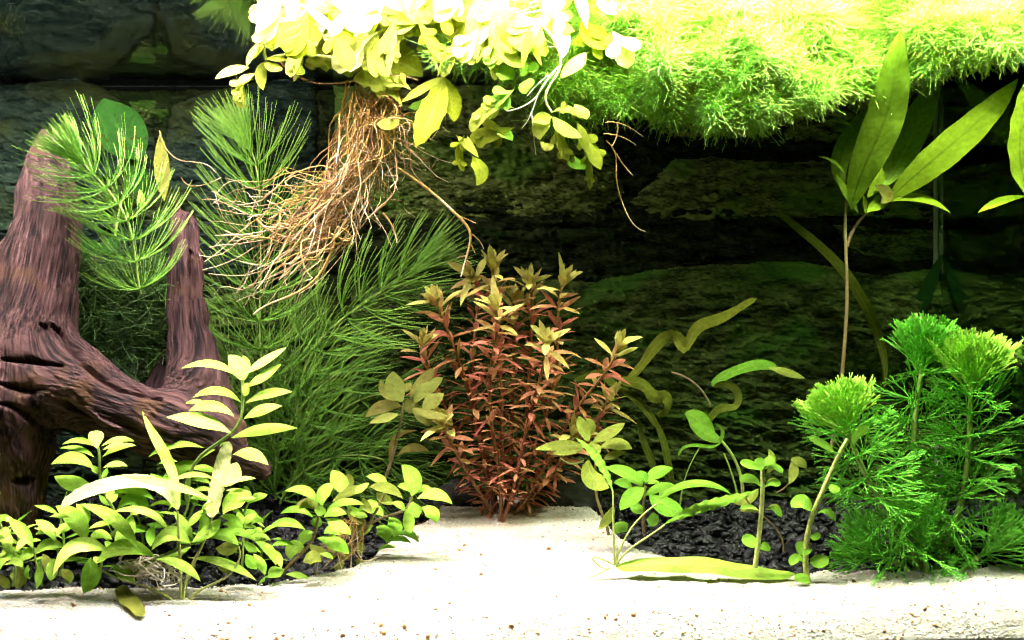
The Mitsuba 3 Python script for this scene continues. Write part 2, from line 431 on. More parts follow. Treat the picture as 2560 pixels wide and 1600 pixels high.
# ------------------------------------------------------------------ the bed: sand, gravel
ZF = ([-0.5, -0.1, 0.0, 0.13, 0.25, 0.32, 0.36], [0.010, 0.010, 0.0158, 0.020, 0.0245, 0.029, 0.031])


def z_plane(y):
    y = np.asarray(y, float)
    return 0.0175 + 0.274 * np.minimum(y, 0.19) + 0.05 * np.maximum(y - 0.19, 0)


def ground_hit(px, py):
    lo, hi = 0.0, 0.6
    for _ in range(50):
        m = (lo + hi) / 2
        if EYE - (py - 950) * S(m) < z_plane(m): hi = m
        else: lo = m
    return (px - 1280) * S(lo), lo


def edge_poly(rows, left):
    w = [ground_hit(*r) for r in rows]
    return Polygon(w + ([(w[-1][0], 0.4), (-0.6, 0.4), (-0.6, w[0][1])] if left else [(0.5, w[-1][1]), (0.5, 0.4), (w[0][0], 0.4)]))


gravel_left = edge_poly([(-300, 1478), (0, 1475), (200, 1470), (400, 1468), (640, 1462), (720, 1450), (800, 1436), (880, 1425), (925, 1405), (960, 1370), (1010, 1325), (1090, 1293)], True)
gravel_right = edge_poly([(1478, 1278), (1534, 1334), (1590, 1377), (1686, 1401), (1775, 1437), (1920, 1447), (1990, 1454), (2043, 1440), (2130, 1437), (2240, 1442), (2400, 1436), (2560, 1426)], False)


def gravel_sd(x, y):
    """> 0 inside the gravel, metres from its edge"""
    pts = shapely.points(np.ravel(x), np.ravel(y))
    out = -np.minimum(shapely.distance(gravel_left, pts), shapely.distance(gravel_right, pts))
    ins = np.maximum(np.where(shapely.contains_xy(gravel_left, np.ravel(x), np.ravel(y)), shapely.distance(gravel_left.exterior, pts), 0),
                     np.where(shapely.contains_xy(gravel_right, np.ravel(x), np.ravel(y)), shapely.distance(gravel_right.exterior, pts), 0))
    return (out + ins).reshape(np.shape(x))


def z_ground(x, y):
    x, y = np.asarray(x, float), np.asarray(y, float)
    p = np.stack([x, y, 0 * x], -1)
    z = z_plane(y) + (np.interp(x, *ZF) - 0.0175) * np.exp(-y / 0.045) + 0.004 * (meshkit.fbm(p * 28, 3, 3) - 0.5) * np.clip(y / 0.03, 0, 1) + 0.0022 * (meshkit.fbm(p * 130, 2, 5) - 0.5)
    return z * (1 - 0.8 * np.clip(1 - y / 0.016, 0, 1) ** 2)


gx, gy = np.meshgrid(np.arange(WALL_L, WALL_R + 0.001, 0.0024), np.arange(0.0, BACK + 0.018, 0.0024), indexing='ij')
gz, sd = z_ground(gx, gy), gravel_sd(gx, gy)
sd = sd + 0.006 * (meshkit.fbm(np.stack([gx, gy, 0 * gx], -1) * 120, 2, 8) - 0.5)


def sheet(z, skirt=False):
    nx, ny = gx.shape
    v = np.stack([gx, gy, z], -1).reshape(-1, 3)
    i, j = np.meshgrid(np.arange(nx - 1), np.arange(ny - 1), indexing='ij')
    q = np.stack([i * ny + j, (i + 1) * ny + j, (i + 1) * ny + j + 1, i * ny + j + 1], -1).reshape(-1, 4)
    f = np.vstack([q[:, [0, 1, 2]], q[:, [0, 2, 3]]])
    if skirt:                                                   # the cut face of the sand behind the front glass
        rows = [np.stack([gx[:, 0], gy[:, 0] + 0.0004 * np.sin(40 * k + 900 * gx[:, 0]), z[:, 0] * (1 - k)], -1) for k in np.linspace(0, 1, 8)]
        b = len(v); v = np.vstack([v] + rows)
        for k in range(7):
            i = np.arange(nx - 1) + b + k * nx
            f = np.vstack([f, np.stack([i, i + nx, i + nx + 1], 1), np.stack([i, i + nx + 1, i + 1], 1)])
    return v, f, v[:, :2].copy()


whole('sand', sheet(gz - np.clip(sd * 1.2, -0.003, 0.012), True), 'sand_mat', 'white sand bed rising from the front glass towards the red plant', kind='structure')


def lumps(n, seed, squash=0.7, sub=1, rough=0.25):
    """a few rounded stone shapes of unit size"""
    g, out = np.random.default_rng(seed), []
    for k in range(n):
        m = trimesh.creation.icosphere(sub)
        v = np.array(m.vertices)
        v *= 1 + rough * (meshkit.noise(v * 1.7 + 10 * k, seed)[:, None] - 0.5) * 2
        v *= [1, g.uniform(0.65, 1.0), g.uniform(squash * 0.7, squash)]
        out.append((v, np.array(m.faces)))
    return out


def scatter(shapes, pos, size, seed, tilt=0.6, ids=None):
    g = np.random.default_rng(seed)
    n = len(pos)
    V, F, U, off = [], [], [], 0
    which = g.integers(0, len(shapes), n)
    for k, (sv, sf) in enumerate(shapes):
        idx = np.nonzero(which == k)[0]
        if not len(idx):
            continue
        a, b, c = g.uniform(0, 6.28, len(idx)), g.normal(0, tilt, len(idx)), g.normal(0, tilt, len(idx))
        ca, sa, cb, sb, cc, sc = np.cos(a), np.sin(a), np.cos(b), np.sin(b), np.cos(c), np.sin(c)
        o, l = np.zeros_like(a), np.ones_like(a)
        rz = np.stack([ca, -sa, o, sa, ca, o, o, o, l], -1).reshape(-1, 3, 3)
        rx = np.stack([l, o, o, o, cb, -sb, o, sb, cb], -1).reshape(-1, 3, 3)
        ry = np.stack([cc, o, sc, o, l, o, -sc, o, cc], -1).reshape(-1, 3, 3)
        v = np.einsum('nij,vj->nvi', ry @ rx @ rz, sv) * size[idx][:, None, None] + pos[idx][:, None]
        V.append(v.reshape(-1, 3)); F.append((sf[None] + (np.arange(len(idx)) * len(sv))[:, None, None]).reshape(-1, 3) + off)
        i = g.integers(0, 60000, len(idx)) if ids is None else ids[idx]
        U.append(np.stack([np.zeros((len(idx), len(sv))), np.repeat(4.0 * i[:, None], len(sv), 1)], -1).reshape(-1, 2)); off += len(idx) * len(sv)
    return np.vstack(V), np.vstack(F), np.vstack(U)


g = np.random.default_rng(11)
x, y = g.uniform(WALL_L + 0.004, WALL_R - 0.004, 30000), g.uniform(0.006, BACK, 30000)
d = gravel_sd(x, y)
keep = np.nonzero(d > -0.001)[0][:4600]
x, y, d = x[keep], y[keep], d[keep]
sz = 0.0018 + 0.0034 * g.uniform(0, 1, len(x)) ** 1.4
z = z_ground(x, y) - 0.0035 + g.uniform(-0.001, 0.003, len(x)) - 0.002 * (d < 0.004)
whole('black_gravel', scatter(lumps(12, 3, 0.68, 2, 0.40), np.stack([x, y, z], -1), sz, 5), 'pebble', 'shiny black gravel lying behind and beside the white sand', kind='stuff')
whole('gravel_bed', sheet(gz - 0.006 - np.clip(-sd, 0, 0.004)), 'pebble', 'dark ground under the black gravel', kind='structure')

g = np.random.default_rng(12)
x, y = g.uniform(WALL_L + 0.002, WALL_R - 0.002, 34000), 0.285 * g.uniform(0, 1, 34000) ** 1.35 * 0.75
d = gravel_sd(x, y)
keep = np.nonzero(d < 0.0025)[0]
x, y, d = x[keep], y[keep], d[keep]
pos = np.stack([x, y, z_ground(x, y) - np.clip(d * 1.2, -0.003, 0.01) - 0.0001], -1)
sz = g.uniform(0.0005, 0.00105, len(x))
n2 = 9000                                                       # grains pressed against the front glass
fx = g.uniform(-0.33, WALL_R, n2)
fz = z_ground(fx, 0 * fx) * g.uniform(0.0, 1.03, n2)
pos = np.vstack([pos, np.stack([fx, 0 * fx + g.uniform(0.0, 0.0006, n2), fz], -1)])
sz = np.r_[sz, g.uniform(0.0006, 0.0011, n2)]
gm = scatter(lumps(6, 4, 0.85, 0, 0.3), pos, sz, 6)
whole('sand_grains', gm, 'grain', 'coarse pale sand grains with orange and brown specks among them', kind='stuff', smooth=True)

scene['brown_grain'] = {'type': 'principled', 'base_color': mikit.proc(lambda p, n, uv: mix((0.10, 0.035, 0.012), (0.36, 0.15, 0.04), cell_rand(dr.floor((uv.y + 2) / 4), 7, 7))), 'roughness': 0.5, 'specular': 0.3}
bx = np.r_[g.uniform(-0.2, WALL_R, 150), g.uniform(-0.3, WALL_R, 150)]
by = np.r_[0.012 * g.uniform(0, 1, 150) ** 2, g.uniform(0.01, 0.15, 150)]
ok = gravel_sd(bx, by) < -0.002
bx, by = bx[ok], by[ok]
bz = np.where(by < 0.0015, z_ground(bx, by) * g.uniform(0.3, 1, len(bx)), z_ground(bx, by) + 0.0034)
whole('brown_grains', scatter(lumps(6, 14, 0.8, 1, 0.4), np.stack([bx, by, bz], -1), 0.0006 + 0.0012 * g.uniform(0, 1, len(bx)) ** 2.5, 16), 'brown_grain', 'orange and brown grains strewn over the white sand', kind='stuff')

# ------------------------------------------------------------------ rock backdrop
def boulder(poly, depth, Y=BACK, R=60, step=3.2, seed=0, rough=0.0065, dome=1.0):
    """a boulder with the given outline (pixels at depth Y), bulging forward from the back by depth metres"""
    pg = Polygon(poly)
    x0, y0, x1, y1 = pg.bounds
    X, Yp = np.meshgrid(np.arange(x0 - step, x1 + 2 * step, step), np.arange(y0 - step, y1 + 2 * step, step), indexing='ij')
    jit = 16 * (meshkit.fbm(np.stack([X / 45, Yp / 30, 0 * X + seed], -1), 3, seed) - 0.5)
    ins = shapely.contains_xy(pg, X.ravel() + jit.ravel(), Yp.ravel() + 0.8 * jit.ravel()).reshape(X.shape)
    dist = ndimage.distance_transform_edt(ins) * step
    h = np.sqrt(np.clip(1 - (1 - np.clip(dist / R, 0, 1)) ** 2, 0, 1))
    W = at(X, Yp, Y)
    q = np.stack([W[..., 0] * 60, W[..., 2] * 150, 0 * X + seed], -1)
    n1 = meshkit.fbm(q, 4, seed) - 0.5
    n2 = 1 - 2 * np.abs(meshkit.fbm(q * 2.3 + 3, 3, seed + 7) - 0.5)
    prof = depth * (0.55 * h + 0.45 * h * np.clip(dist / (4 * R), 0, 1) * dome)
    prof = prof * (1.25 - 0.95 * np.clip((Yp - y0) / max(y1 - y0, 1), 0, 1))
    st = W[..., 2] * 75 + 2.2 * meshkit.fbm(np.stack([W[..., 0] * 14, W[..., 2] * 30, 0 * X + seed], -1), 3, seed + 3)
    n3 = np.abs((st % 1) - 0.18) ** 0.7 * meshkit.noise(np.stack([W[..., 0] * 40, np.floor(st), 0 * X], -1), seed)          # strata
    n4 = meshkit.fbm(np.stack([W[..., 0] * 260, W[..., 2] * 420, 0 * X], -1), 2, seed + 5) - 0.5
    W[..., 1] = Y - prof - h * rough * (2.0 * n1 + 0.9 * (n2 - 0.75) - 0.55 * n3 + 0.5 * n4)
    nx, ny = X.shape
    i, j = np.meshgrid(np.arange(nx - 1), np.arange(ny - 1), indexing='ij')
    use = (ins[:-1, :-1] | ins[1:, :-1] | ins[1:, 1:] | ins[:-1, 1:])
    W[..., 1] = np.where(ins, W[..., 1], Y + 0.012)
    i, j = i[use], j[use]
    qd = np.stack([i * ny + j, (i + 1) * ny + j, (i + 1) * ny + j + 1, i * ny + j + 1], -1)
    f = np.vstack([qd[:, [0, 1, 2]], qd[:, [0, 2, 3]]])
    v = W.reshape(-1, 3)
    used = np.unique(f)
    remap = np.full(len(v), -1); remap[used] = np.arange(len(used))
    return v[used], remap[f], np.zeros((len(used), 2))


rocks = thing('rock_backdrop', 'dark layered rock wall across the back of the tank', 'rock')
BOULDERS = [
    ('rock_blue', [(-420, 216), (0, 214), (90, 207), (190, 196), (250, 215), (300, 250), (345, 300), (385, 325), (400, 420), (430, 640), (200, 700), (-420, 720)], 0.030, 70, 1),
    ('rock_blue', [(425, 300), (440, 262), (520, 232), (600, 214), (700, 200), (792, 200), (796, 420), (790, 640), (560, 700), (420, 640), (395, 420)], 0.026, 60, 2),
    ('rock_olive', [(835, 215), (1400, 215), (1500, 320), (1540, 400), (1560, 480), (1500, 540), (1330, 548), (1150, 540), (1000, 560), (860, 540), (832, 400)], 0.026, 70, 3),
    ('rock_olive', [(1570, 505), (1640, 440), (1690, 398), (1800, 394), (1960, 408), (2130, 396), (2330, 420), (2420, 540), (2330, 560), (2130, 540), (1950, 548), (1760, 552), (1640, 545)], 0.024, 55, 4),
    ('rock_olive', [(1600, 240), (1900, 230), (2420, 214), (2420, 350), (2200, 368), (1900, 360), (1650, 340)], 0.010, 50, 5),
    ('rock_green', [(880, 720), (1100, 700), (1330, 696), (1490, 702), (1530, 690), (1620, 676), (1720, 663), (1860, 660), (1990, 652), (2080, 668), (2200, 690), (2420, 660), (2420, 1330), (1900, 1340), (1300, 1330), (860, 1330)], 0.034, 110, 6),
    ('rock_green', [(2080, 560), (2330, 575), (2420, 580), (2420, 640), (2250, 655), (2140, 640)], 0.016, 40, 7),
    ('rock_green', [(420, 760), (640, 720), (850, 740), (850, 1330), (380, 1330)], 0.018, 70, 8),
    ('rock_blue', [(-420, 780), (0, 790), (340, 760), (370, 1330), (-420, 1330)], 0.018, 70, 9),
    ('rock_dark', [(-430, 225), (2440, 222), (2440, 1335), (-430, 1335)], 0.002, 70, 11),
    ('rock_green', [(318, 252), (420, 248), (425, 290), (400, 316), (350, 312)], 0.006, 24, 10),
]
for m, poly, dep, R, sd_ in BOULDERS:
    part(rocks, 'boulder', boulder(poly, dep, R=R, seed=sd_), m)


def stone(poly, Y, thick, name, label, seed):
    p = np.array(poly, float)
    c = p.mean(0)
    m = trimesh.creation.icosphere(4)
    v = np.array(m.vertices)
    ang = np.arctan2(v[:, 2], v[:, 0])
    pa = np.arctan2(-(p[:, 1] - c[1]), p[:, 0] - c[0]); o = np.argsort(pa)
    rad = np.interp(ang, pa[o], np.linalg.norm(p - c, axis=1)[o], period=2 * np.pi)
    v = np.stack([v[:, 0] * rad * S(Y), v[:, 1] * thick, v[:, 2] * rad * S(Y)], -1)
    v += 0.004 * (meshkit.fbm(v * 120 + seed, 4, seed)[:, None] - 0.5) * unit(v) * 2
    whole(name, (v + at(c[0], c[1], Y), np.array(m.faces), np.zeros((len(v), 2))), 'rock_grey', label, 'stone')


stone([(1085, 1235), (1110, 1210), (1160, 1205), (1215, 1225), (1220, 1290), (1090, 1298)], 0.225, 0.02, 'stone', 'grey stone half buried left of the foot of the red plant', 1)
stone([(1330, 1230), (1380, 1200), (1450, 1195), (1500, 1225), (1500, 1290), (1330, 1285)], 0.225, 0.02, 'stone', 'grey stone half buried right of the foot of the red plant', 2)


# ------------------------------------------------------------------ driftwood
def surface_nets(f, org, h):
    """the zero level of a grid of signed distances as a mesh (naive surface nets)"""
    s = f < 0
    nx, ny, nz = f.shape
    cnt, acc = np.zeros((nx - 1, ny - 1, nz - 1)), np.zeros((nx - 1, ny - 1, nz - 1, 3))
    cut = lambda A, o: A[o[0]:nx - 1 + o[0], o[1]:ny - 1 + o[1], o[2]:nz - 1 + o[2]]  # noqa: E731
    C = [(a, b, c) for a in (0, 1) for b in (0, 1) for c in (0, 1)]
    for p in C:
        for ax in range(3):
            if p[ax] == 0:
                q = list(p); q[ax] = 1
                fa, fb = cut(f, p), cut(f, q)
                x = (fa < 0) != (fb < 0)
                t = np.where(x, fa / np.where(x, fa - fb, 1), 0)
                for k in range(3):
                    acc[..., k] += x * (p[k] + (t if k == ax else 0))
                cnt += x
    on = cnt > 0
    idx = np.full(cnt.shape, -1); idx[on] = np.arange(on.sum())
    v = (acc[on] / cnt[on][:, None] + np.argwhere(on)) * h + org
    F = []
    for ax in range(3):
        a, b = [k for k in range(3) if k != ax]
        sl = [slice(1, n - 1) for n in (nx, ny, nz)]; sl[ax] = slice(0, (nx, ny, nz)[ax] - 1)
        s0 = s[tuple(sl)]; sl2 = list(sl); sl2[ax] = slice(1, (nx, ny, nz)[ax]); s1 = s[tuple(sl2)]
        w = np.argwhere(s0 != s1); inside = s0[s0 != s1]
        w = w + [0 if k == ax else 1 for k in range(3)]
        ea, eb = np.eye(3, dtype=int)[a], np.eye(3, dtype=int)[b]
        g4 = [idx[tuple((w - o).T)] for o in (0 * ea, ea, ea + eb, eb)]
        q = np.stack(g4, 1)
        flip = inside != (ax == 1)
        q[~flip] = q[~flip][:, ::-1]
        F.append(q)
    F = np.vstack(F)
    F = F[:, ::-1]
    return v, np.vstack([F[:, [0, 1, 2]], F[:, [0, 2, 3]]])


def wood_body(chains, h, seed=0, blend=0.006, cracks=(), flat=0.75):
    """smooth union of tapering branches; chains of (px, py, radius px, depth)"""
    bones = []
    for ch in chains:
        ch = np.array(ch, float)
        P = at(ch[:, 0], ch[:, 1], ch[:, 3]); r = ch[:, 2] * S(ch[:, 3])
        L = 0.0
        for i in range(len(P) - 1):
            bones.append((P[i], P[i + 1], r[i], r[i + 1], L)); L += np.linalg.norm(P[i + 1] - P[i])
    allp = np.vstack([[b[0], b[1]] for b in bones]); rm = max(max(b[2], b[3]) for b in bones)
    lo, hi = allp.min(0) - rm - 0.008, allp.max(0) + rm + 0.008
    ax = [np.arange(lo[k], hi[k], h) for k in range(3)]
    G = np.stack(np.meshgrid(*ax, indexing='ij'), -1).reshape(-1, 3).astype(np.float32)

    def dists(X):
        X, out = np.asarray(X, np.float32), []
        for a, b, ra, rb, L in bones:
            ab = (b - a).astype(np.float32)
            xa = X - a.astype(np.float32)
            t = np.clip(xa @ (ab / (ab @ ab)), 0, 1)
            xa -= t[:, None] * ab
            xa[:, 1] /= np.float32(flat)
            out.append(np.sqrt(np.einsum('ij,ij->i', xa, xa)) - (np.float32(ra) + np.float32(rb - ra) * t))
        return np.array(out)
    D = dists(G)
    m = D.min(0)
    f = m - blend * np.log(np.exp(-(D - m) / blend).sum(0)); del D
    v, F = surface_nets(f.reshape([len(a) for a in ax]).astype(float), lo, h)
    me = trimesh.Trimesh(v, F, process=False)
    if me.volume < 0:
        F = F[:, ::-1]; me = trimesh.Trimesh(v, F, process=False)
    trimesh.smoothing.filter_taubin(me, iterations=4)
    v = np.array(me.vertices); n = np.array(me.vertex_normals)
    D = dists(v); w = np.exp(-(D - D.min(0)) / 0.012); w /= w.sum(0)
    groove, tone, across = np.zeros(len(v)), np.zeros(len(v)), np.zeros((len(v), 2))
    for k, (a, b, ra, rb, L) in enumerate(bones):
        t = unit(b - a); e1 = unit(np.cross(t, [0, 1.0, 0])); e2 = np.cross(t, e1)
        X = v - a
        al, u1, u2 = X @ t + L, X @ e1, X @ e2
        across += w[k][:, None] * np.stack([u1, u2], -1)
        tw = 10 * (meshkit.fbm(np.stack([al * 14, u1 * 14, u2 * 14], -1), 2, seed) - 0.5) * 0.004
        p1 = np.stack([al * 16, (u1 + tw) * 210, (u2 + tw) * 210], -1)
        g1 = 1 - 2 * np.abs(meshkit.fbm(p1, 3, seed + 1) - 0.5)
        g2 = meshkit.fbm(np.stack([al * 40, (u1 + tw) * 560, (u2 + tw) * 560], -1), 2, seed + 2)
        g3 = meshkit.fbm(np.stack([al * 22, u1 * 50, u2 * 50], -1), 2, seed + 3)
        groove += w[k] * (0.55 * g1 + 0.45 * g2); tone += w[k] * g3
    dsp = 0.0085 * (groove - 0.62) + 0.010 * (tone - 0.5)
    for pts, Yc, wd, dp in cracks:
        q = spline(at([p[0] for p in pts], [p[1] for p in pts], Yc), 60)
        d2 = np.min(np.linalg.norm((v[:, None, [0, 2]] - q[None][:, :, [0, 2]]), axis=2), axis=1)
        tt = np.linspace(0, 1, 60)[np.argmin(np.linalg.norm((v[:, None, [0, 2]] - q[None][:, :, [0, 2]]), axis=2), axis=1)]
        dsp -= dp * np.exp(-(d2 / (wd * (0.35 + np.sin(np.pi * tt)))) ** 2) * (n[:, 1] < 0.2)
    v = v + n * dsp[:, None]
    return v, F, across


CHAINS = [
    [(109, 326, 5, .125), (111, 350, 15, .125), (114, 400, 40, .125), (119, 480, 60, .122), (120, 560, 70, .118), (100, 650, 84, .115), (95, 760, 88, .11), (70, 880, 112, .105), (20, 1000, 125, .10), (45, 1120, 82, .10), (48, 1230, 56, .10), (48, 1330, 40, .10)],
    [(52, 590, 20, .125), (14, 700, 66, .12), (0, 850, 90, .11), (-60, 1000, 130, .11)],
    [(90, 900, 100, .10), (190, 965, 92, .095), (300, 1030, 74, .09), (420, 1070, 76, .09), (530, 1110, 54, .09), (650, 1172, 26, .085)],
    [(468, 545, 14, .13), (464, 575, 24, .13), (468, 674, 30, .128), (469, 780, 38, .125), (474, 880, 47, .12), (475, 960, 54, .11), (455, 1050, 62, .10)],
    [(439, 480, 4, .135), (445, 560, 9, .135), (452, 660, 14, .13), (450, 800, 20, .125)],
    [(520, 860, 16, .12), (535, 960, 26, .11), (580, 1080, 36, .095)],
    [(390, 1010, 50, .13), (430, 900, 22, .14), (428, 800, 10, .14)],
]
CRACKS = [([(110, 812), (150, 850), (200, 910), (260, 960), (330, 985), (400, 1005)], .07, .0022, .007),
          ([(85, 810), (110, 830), (125, 850)], .07, .002, .004),
          ([(0, 900), (60, 905), (150, 918)], .07, .0016, .004), ([(0, 960), (50, 975), (110, 970)], .07, .002, .004),
          ([(0, 1010), (60, 1040), (110, 1090), (180, 1120)], .07, .0022, .005), ([(160, 1000), (230, 1050), (300, 1085)], .07, .002, .004),
          ([(14, 1207), (40, 1203), (62, 1200)], .07, .0026, .006), ([(250, 1040), (330, 1075), (420, 1110)], .07, .0016, .0035),
          ([(452, 620), (458, 760), (455, 900)], .09, .0022, .005)]
whole('driftwood', wood_body(CHAINS, 0.0015, 3, 0.0042, CRACKS), 'wood', 'large reddish brown driftwood with a tall left prong and a thin right prong', 'driftwood')
whole('driftwood', wood_body([[(238, 640, 12, .20), (225, 740, 18, .20), (215, 860, 22, .20), (220, 980, 22, .19)], [(262, 600, 8, .205), (240, 660, 14, .20)]], 0.002, 9, 0.003), 'wood', 'short dark piece of driftwood standing inside the hollow of the large one', 'driftwood')


# ------------------------------------------------------------------ plants
def fan_directions(t, n, phase):
    """n unit vectors around the axis t"""
    t = unit(t); e1 = unit(np.cross(t, [0.3, 0.9, 0.1])); e2 = np.cross(t, e1)
    a = phase + np.arange(n) * 2 * np.pi / n
    return np.cos(a)[:, None] * e1 + np.sin(a)[:, None] * e2


def free_leaf(p, d, up, L, wid, droop, shape='lance', nt=9, ns=5, **kw):
    """a leaf from point p along direction d, face turned up, drooping by droop (fraction of its length)"""
    t = np.linspace(0, 1, nt)[:, None]
    c = p + L * (t * d - droop * t ** 2 * np.array([0, 0, 1.0]) + kw.pop('lift', 0.0) * t * (1 - t) * up)
    wd = np.cross(np.gradient(c, axis=0), up)
    return leaf_surface(c, wd, wid / 2, shape, ns=ns, **kw)


def decussate(path3, nodes, t0, t1, L, wid, el, droop, seed, shape='lance', per=2, lsize=(1.0, 1.0), tone=(0.3, 0.9), **kw):
    """leaf meshes in pairs or whorls along a stem, each pair turned by a right angle to the last"""
    g = np.random.default_rng(seed)
    c = spline(path3, 60)
    tang = unit(np.gradient(c, axis=0))
    out = []
    ph = g.uniform(0, 6.28)
    for k in range(nodes):
        s = t0 + (t1 - t0) * k / max(nodes - 1, 1)
        i = int(np.clip(s * 59, 0, 59))
        size = np.interp(s, [t0, t1], lsize)
        for dirv in fan_directions(tang[i], per, ph + k * (np.pi / 2 if per == 2 else np.pi / per) + g.normal(0, 0.2)):
            e = np.radians(g.normal(*el)) + np.radians(25) * max(0, (s - t1 + 0.06) / 0.06)
            d = unit(np.cos(e) * dirv + np.sin(e) * tang[i])
            up = unit(tang[i] - (tang[i] @ d) * d + [0, -0.15, 0.1])
            out.append((s, free_leaf(c[i], d, up, L * size * g.uniform(0.8, 1.15), wid * size * g.uniform(0.85, 1.15), droop * g.uniform(0.5, 1.4), shape,
                                     tone=np.clip(g.uniform(*tone) if not callable(kw.get('tonef')) else kw['tonef'](s, g), 0, 1), seed=int(g.integers(1e6)))))
    return out


def stem_plant(holder, px, Y, stem_w, mat_stem, mat_leaf, nodes, L, wid, t0=0.2, t1=1.0, el=(25, 12), droop=0.15, dY=0.0, seed=0, **kw):
    p = np.asarray(px, float)
    q = at(p[:, 0], p[:, 1], Y + dY * np.linspace(0, 1, len(p)))
    part(holder, 'stem', stem_mesh(q, stem_w / 2 * S(Y), stem_w / 3 * S(Y), 18), mat_stem)
    for s, m in decussate(q, nodes, t0, t1, L * S(Y), wid * S(Y), el, droop, seed, **kw):
        part(holder, 'leaf', m, mat_leaf)


# the red plant: stems with whorls of narrow leaves, red below and yellow green at the tips
def red_tone(s, g):
    return float(np.clip((s - 0.90) * 7 + g.normal(0.3, 0.2), 0, 1)) if s > 0.78 else float(np.clip(g.normal(0.10, 0.16) + 0.25 * max(0, s - 0.35), 0, 1))


red = thing('red_stem_plant', 'bushy red stem plant with yellow green tips in the middle of the tank', 'aquarium plant')
RED = [([(1252, 1305), (1256, 1100), (1250, 900), (1235, 720), (1232, 668)], .178, 0), ([(1245, 1305), (1205, 1130), (1160, 940), (1120, 830), (1090, 755)], .185, -.01), ([(1258, 1305), (1310, 1100), (1325, 900), (1330, 770), (1325, 710)], .19, .0),
       ([(1262, 1305), (1330, 1130), (1390, 930), (1395, 800), (1408, 706)], .185, -.01), ([(1268, 1306), (1370, 1150), (1450, 1010), (1520, 920), (1545, 872)], .178, -.005), ([(1250, 1306), (1240, 1130), (1225, 950), (1240, 850), (1240, 770)], .165, -.012),
       ([(1256, 1308), (1300, 1150), (1340, 980), (1362, 900), (1368, 855)], .162, -.014), ([(1240, 1306), (1170, 1170), (1110, 1010), (1070, 920), (1060, 865)], .19, .005), ([(1264, 1306), (1380, 1190), (1470, 1080), (1520, 1000)], .2, .005),
       ([(1244, 1304), (1180, 1200), (1130, 1110), (1110, 1060)], .18, -.01), ([(1264, 1304), (1350, 1220), (1400, 1150), (1430, 1090)], .185, 0), ([(1250, 1304), (1200, 1080), (1185, 860), (1190, 700), (1180, 690)], .2, 0.0), ([(1258, 1304), (1280, 1050), (1285, 860), (1290, 760)], .2, .01)]
red_leaves = []
for k, (px, Y, dY) in enumerate(RED):
    p = np.array(px, float)
    q = at(p[:, 0], p[:, 1], Y + (dY - 0.03) * np.linspace(0, 1, len(p)))
    part(red, 'stem', stem_mesh(q, 5.0 * S(Y), 3.2 * S(Y), 20), 'stem_red')
    ln = np.linalg.norm(np.diff(p, axis=0), axis=1).sum()
    n = int(ln / 20)
    red_leaves += decussate(q, n, 0.12, 1.0, 80 * S(Y), 17.5 * S(Y), (24, 20), 0.2, 100 + k, per=3, lsize=(0.55, 1.0), tonef=red_tone)
    for m in decussate(q, 3, 0.985, 1.0, 52 * S(Y), 17 * S(Y), (42, 12), 0.0, 150 + k, per=4, tonef=lambda s, g: float(g.uniform(0.7, 1))):
        red_leaves.append(m)
order = np.argsort([m[1][0][:, 1].min() for m in red_leaves])          # the nearest leaves become parts
for i in order[:300]:
    part(red, 'leaf', red_leaves[i][1], 'leaf_red')
if len(order) > 300:
    part(red, 'rear_leaf', join([red_leaves[i][1] for i in order[300:]]), 'leaf_red', kind='stuff')


# plants of fine needles: whorls of arching needles along a stem
def needle_whorl(p, t, L, n, phase, lift, g, r, fork=True, grav=0.0):
    dirs = fan_directions(t, n, phase)
    s = np.linspace(0, 1, 6)[None, :, None]
    Lk = L * g.uniform(0.8, 1.1, n)[:, None, None]
    el = np.clip(lift + g.normal(0, 0.10, n), 0.02, 1.45)[:, None, None]
    out = dirs[:, None]
    path = p + Lk * (np.cos(el) * out * (s + 0.10 * s * (1 - s)) + np.sin(el) * t * s ** 1.0 + 0.50 * np.cos(el) * t * s ** 2.2) - grav * Lk * s ** 2 * np.array([0, 0, 1.0])
    P = [path]
    if fork:
        for sg in (-1, 1):
            side = np.cross(out, t)
            f = path + sg * Lk * np.clip(s - 0.25, 0, 1) * 0.16 * side + Lk * np.clip(s - 0.25, 0, 1) * g.normal(0, .05, (n, 1, 1)) * t
            P.append(np.concatenate([f[:, 1:2], f[:, 1:]], 1) + 0)
    P = np.vstack(P)
    return tubes(P, r * np.linspace(1.0, 0.45, 6)[None], 3, g.integers(0, 255, len(P)))


def needle_plant(holder, stems, mat, Lpx, n=9, step=42, seed=0, r=1.7, smat='stem_green', brush=True, lift=(0.22, 0.9), grav=0.07):
    g = np.random.default_rng(seed)
    for px, Y, dY in stems:
        p = np.asarray(px, float)
        q = at(p[:, 0], p[:, 1], Y + dY * np.linspace(0, 1, len(p)))
        part(holder, 'stem', stem_mesh(q, 3.4 * S(Y), 2.0 * S(Y), 20), smat)
        ln = np.linalg.norm(np.diff(p, axis=0), axis=1).sum()
        m = max(3, int(ln / step))
        c = spline(q, 200); tg = unit(np.gradient(c, axis=0))
        for k in range(m):
            s = 0.04 + 0.96 * (k / (m - 1)) ** 0.85
            i = int(s * 199)
            lf = np.interp(s, [0, 0.75, 0.9, 1.0], [lift[0], lift[0], 0.5 * sum(lift), lift[1]])
            part(holder, 'needle_whorl', needle_whorl(c[i], tg[i], Lpx * S(Y) * (np.interp(s, [0, .2, .85, 1], [.8, 1, 1, .8])), n, g.uniform(0, 6.28), lf, g, r * S(Y), grav=grav), mat)
        if brush:
            for k in range(3):
                part(holder, 'needle_whorl', needle_whorl(c[-1 - 3 * k], tg[-1], 0.62 * Lpx * S(Y), n, g.uniform(0, 6.28), 1.05 + 0.1 * k, g, r * S(Y)), mat)


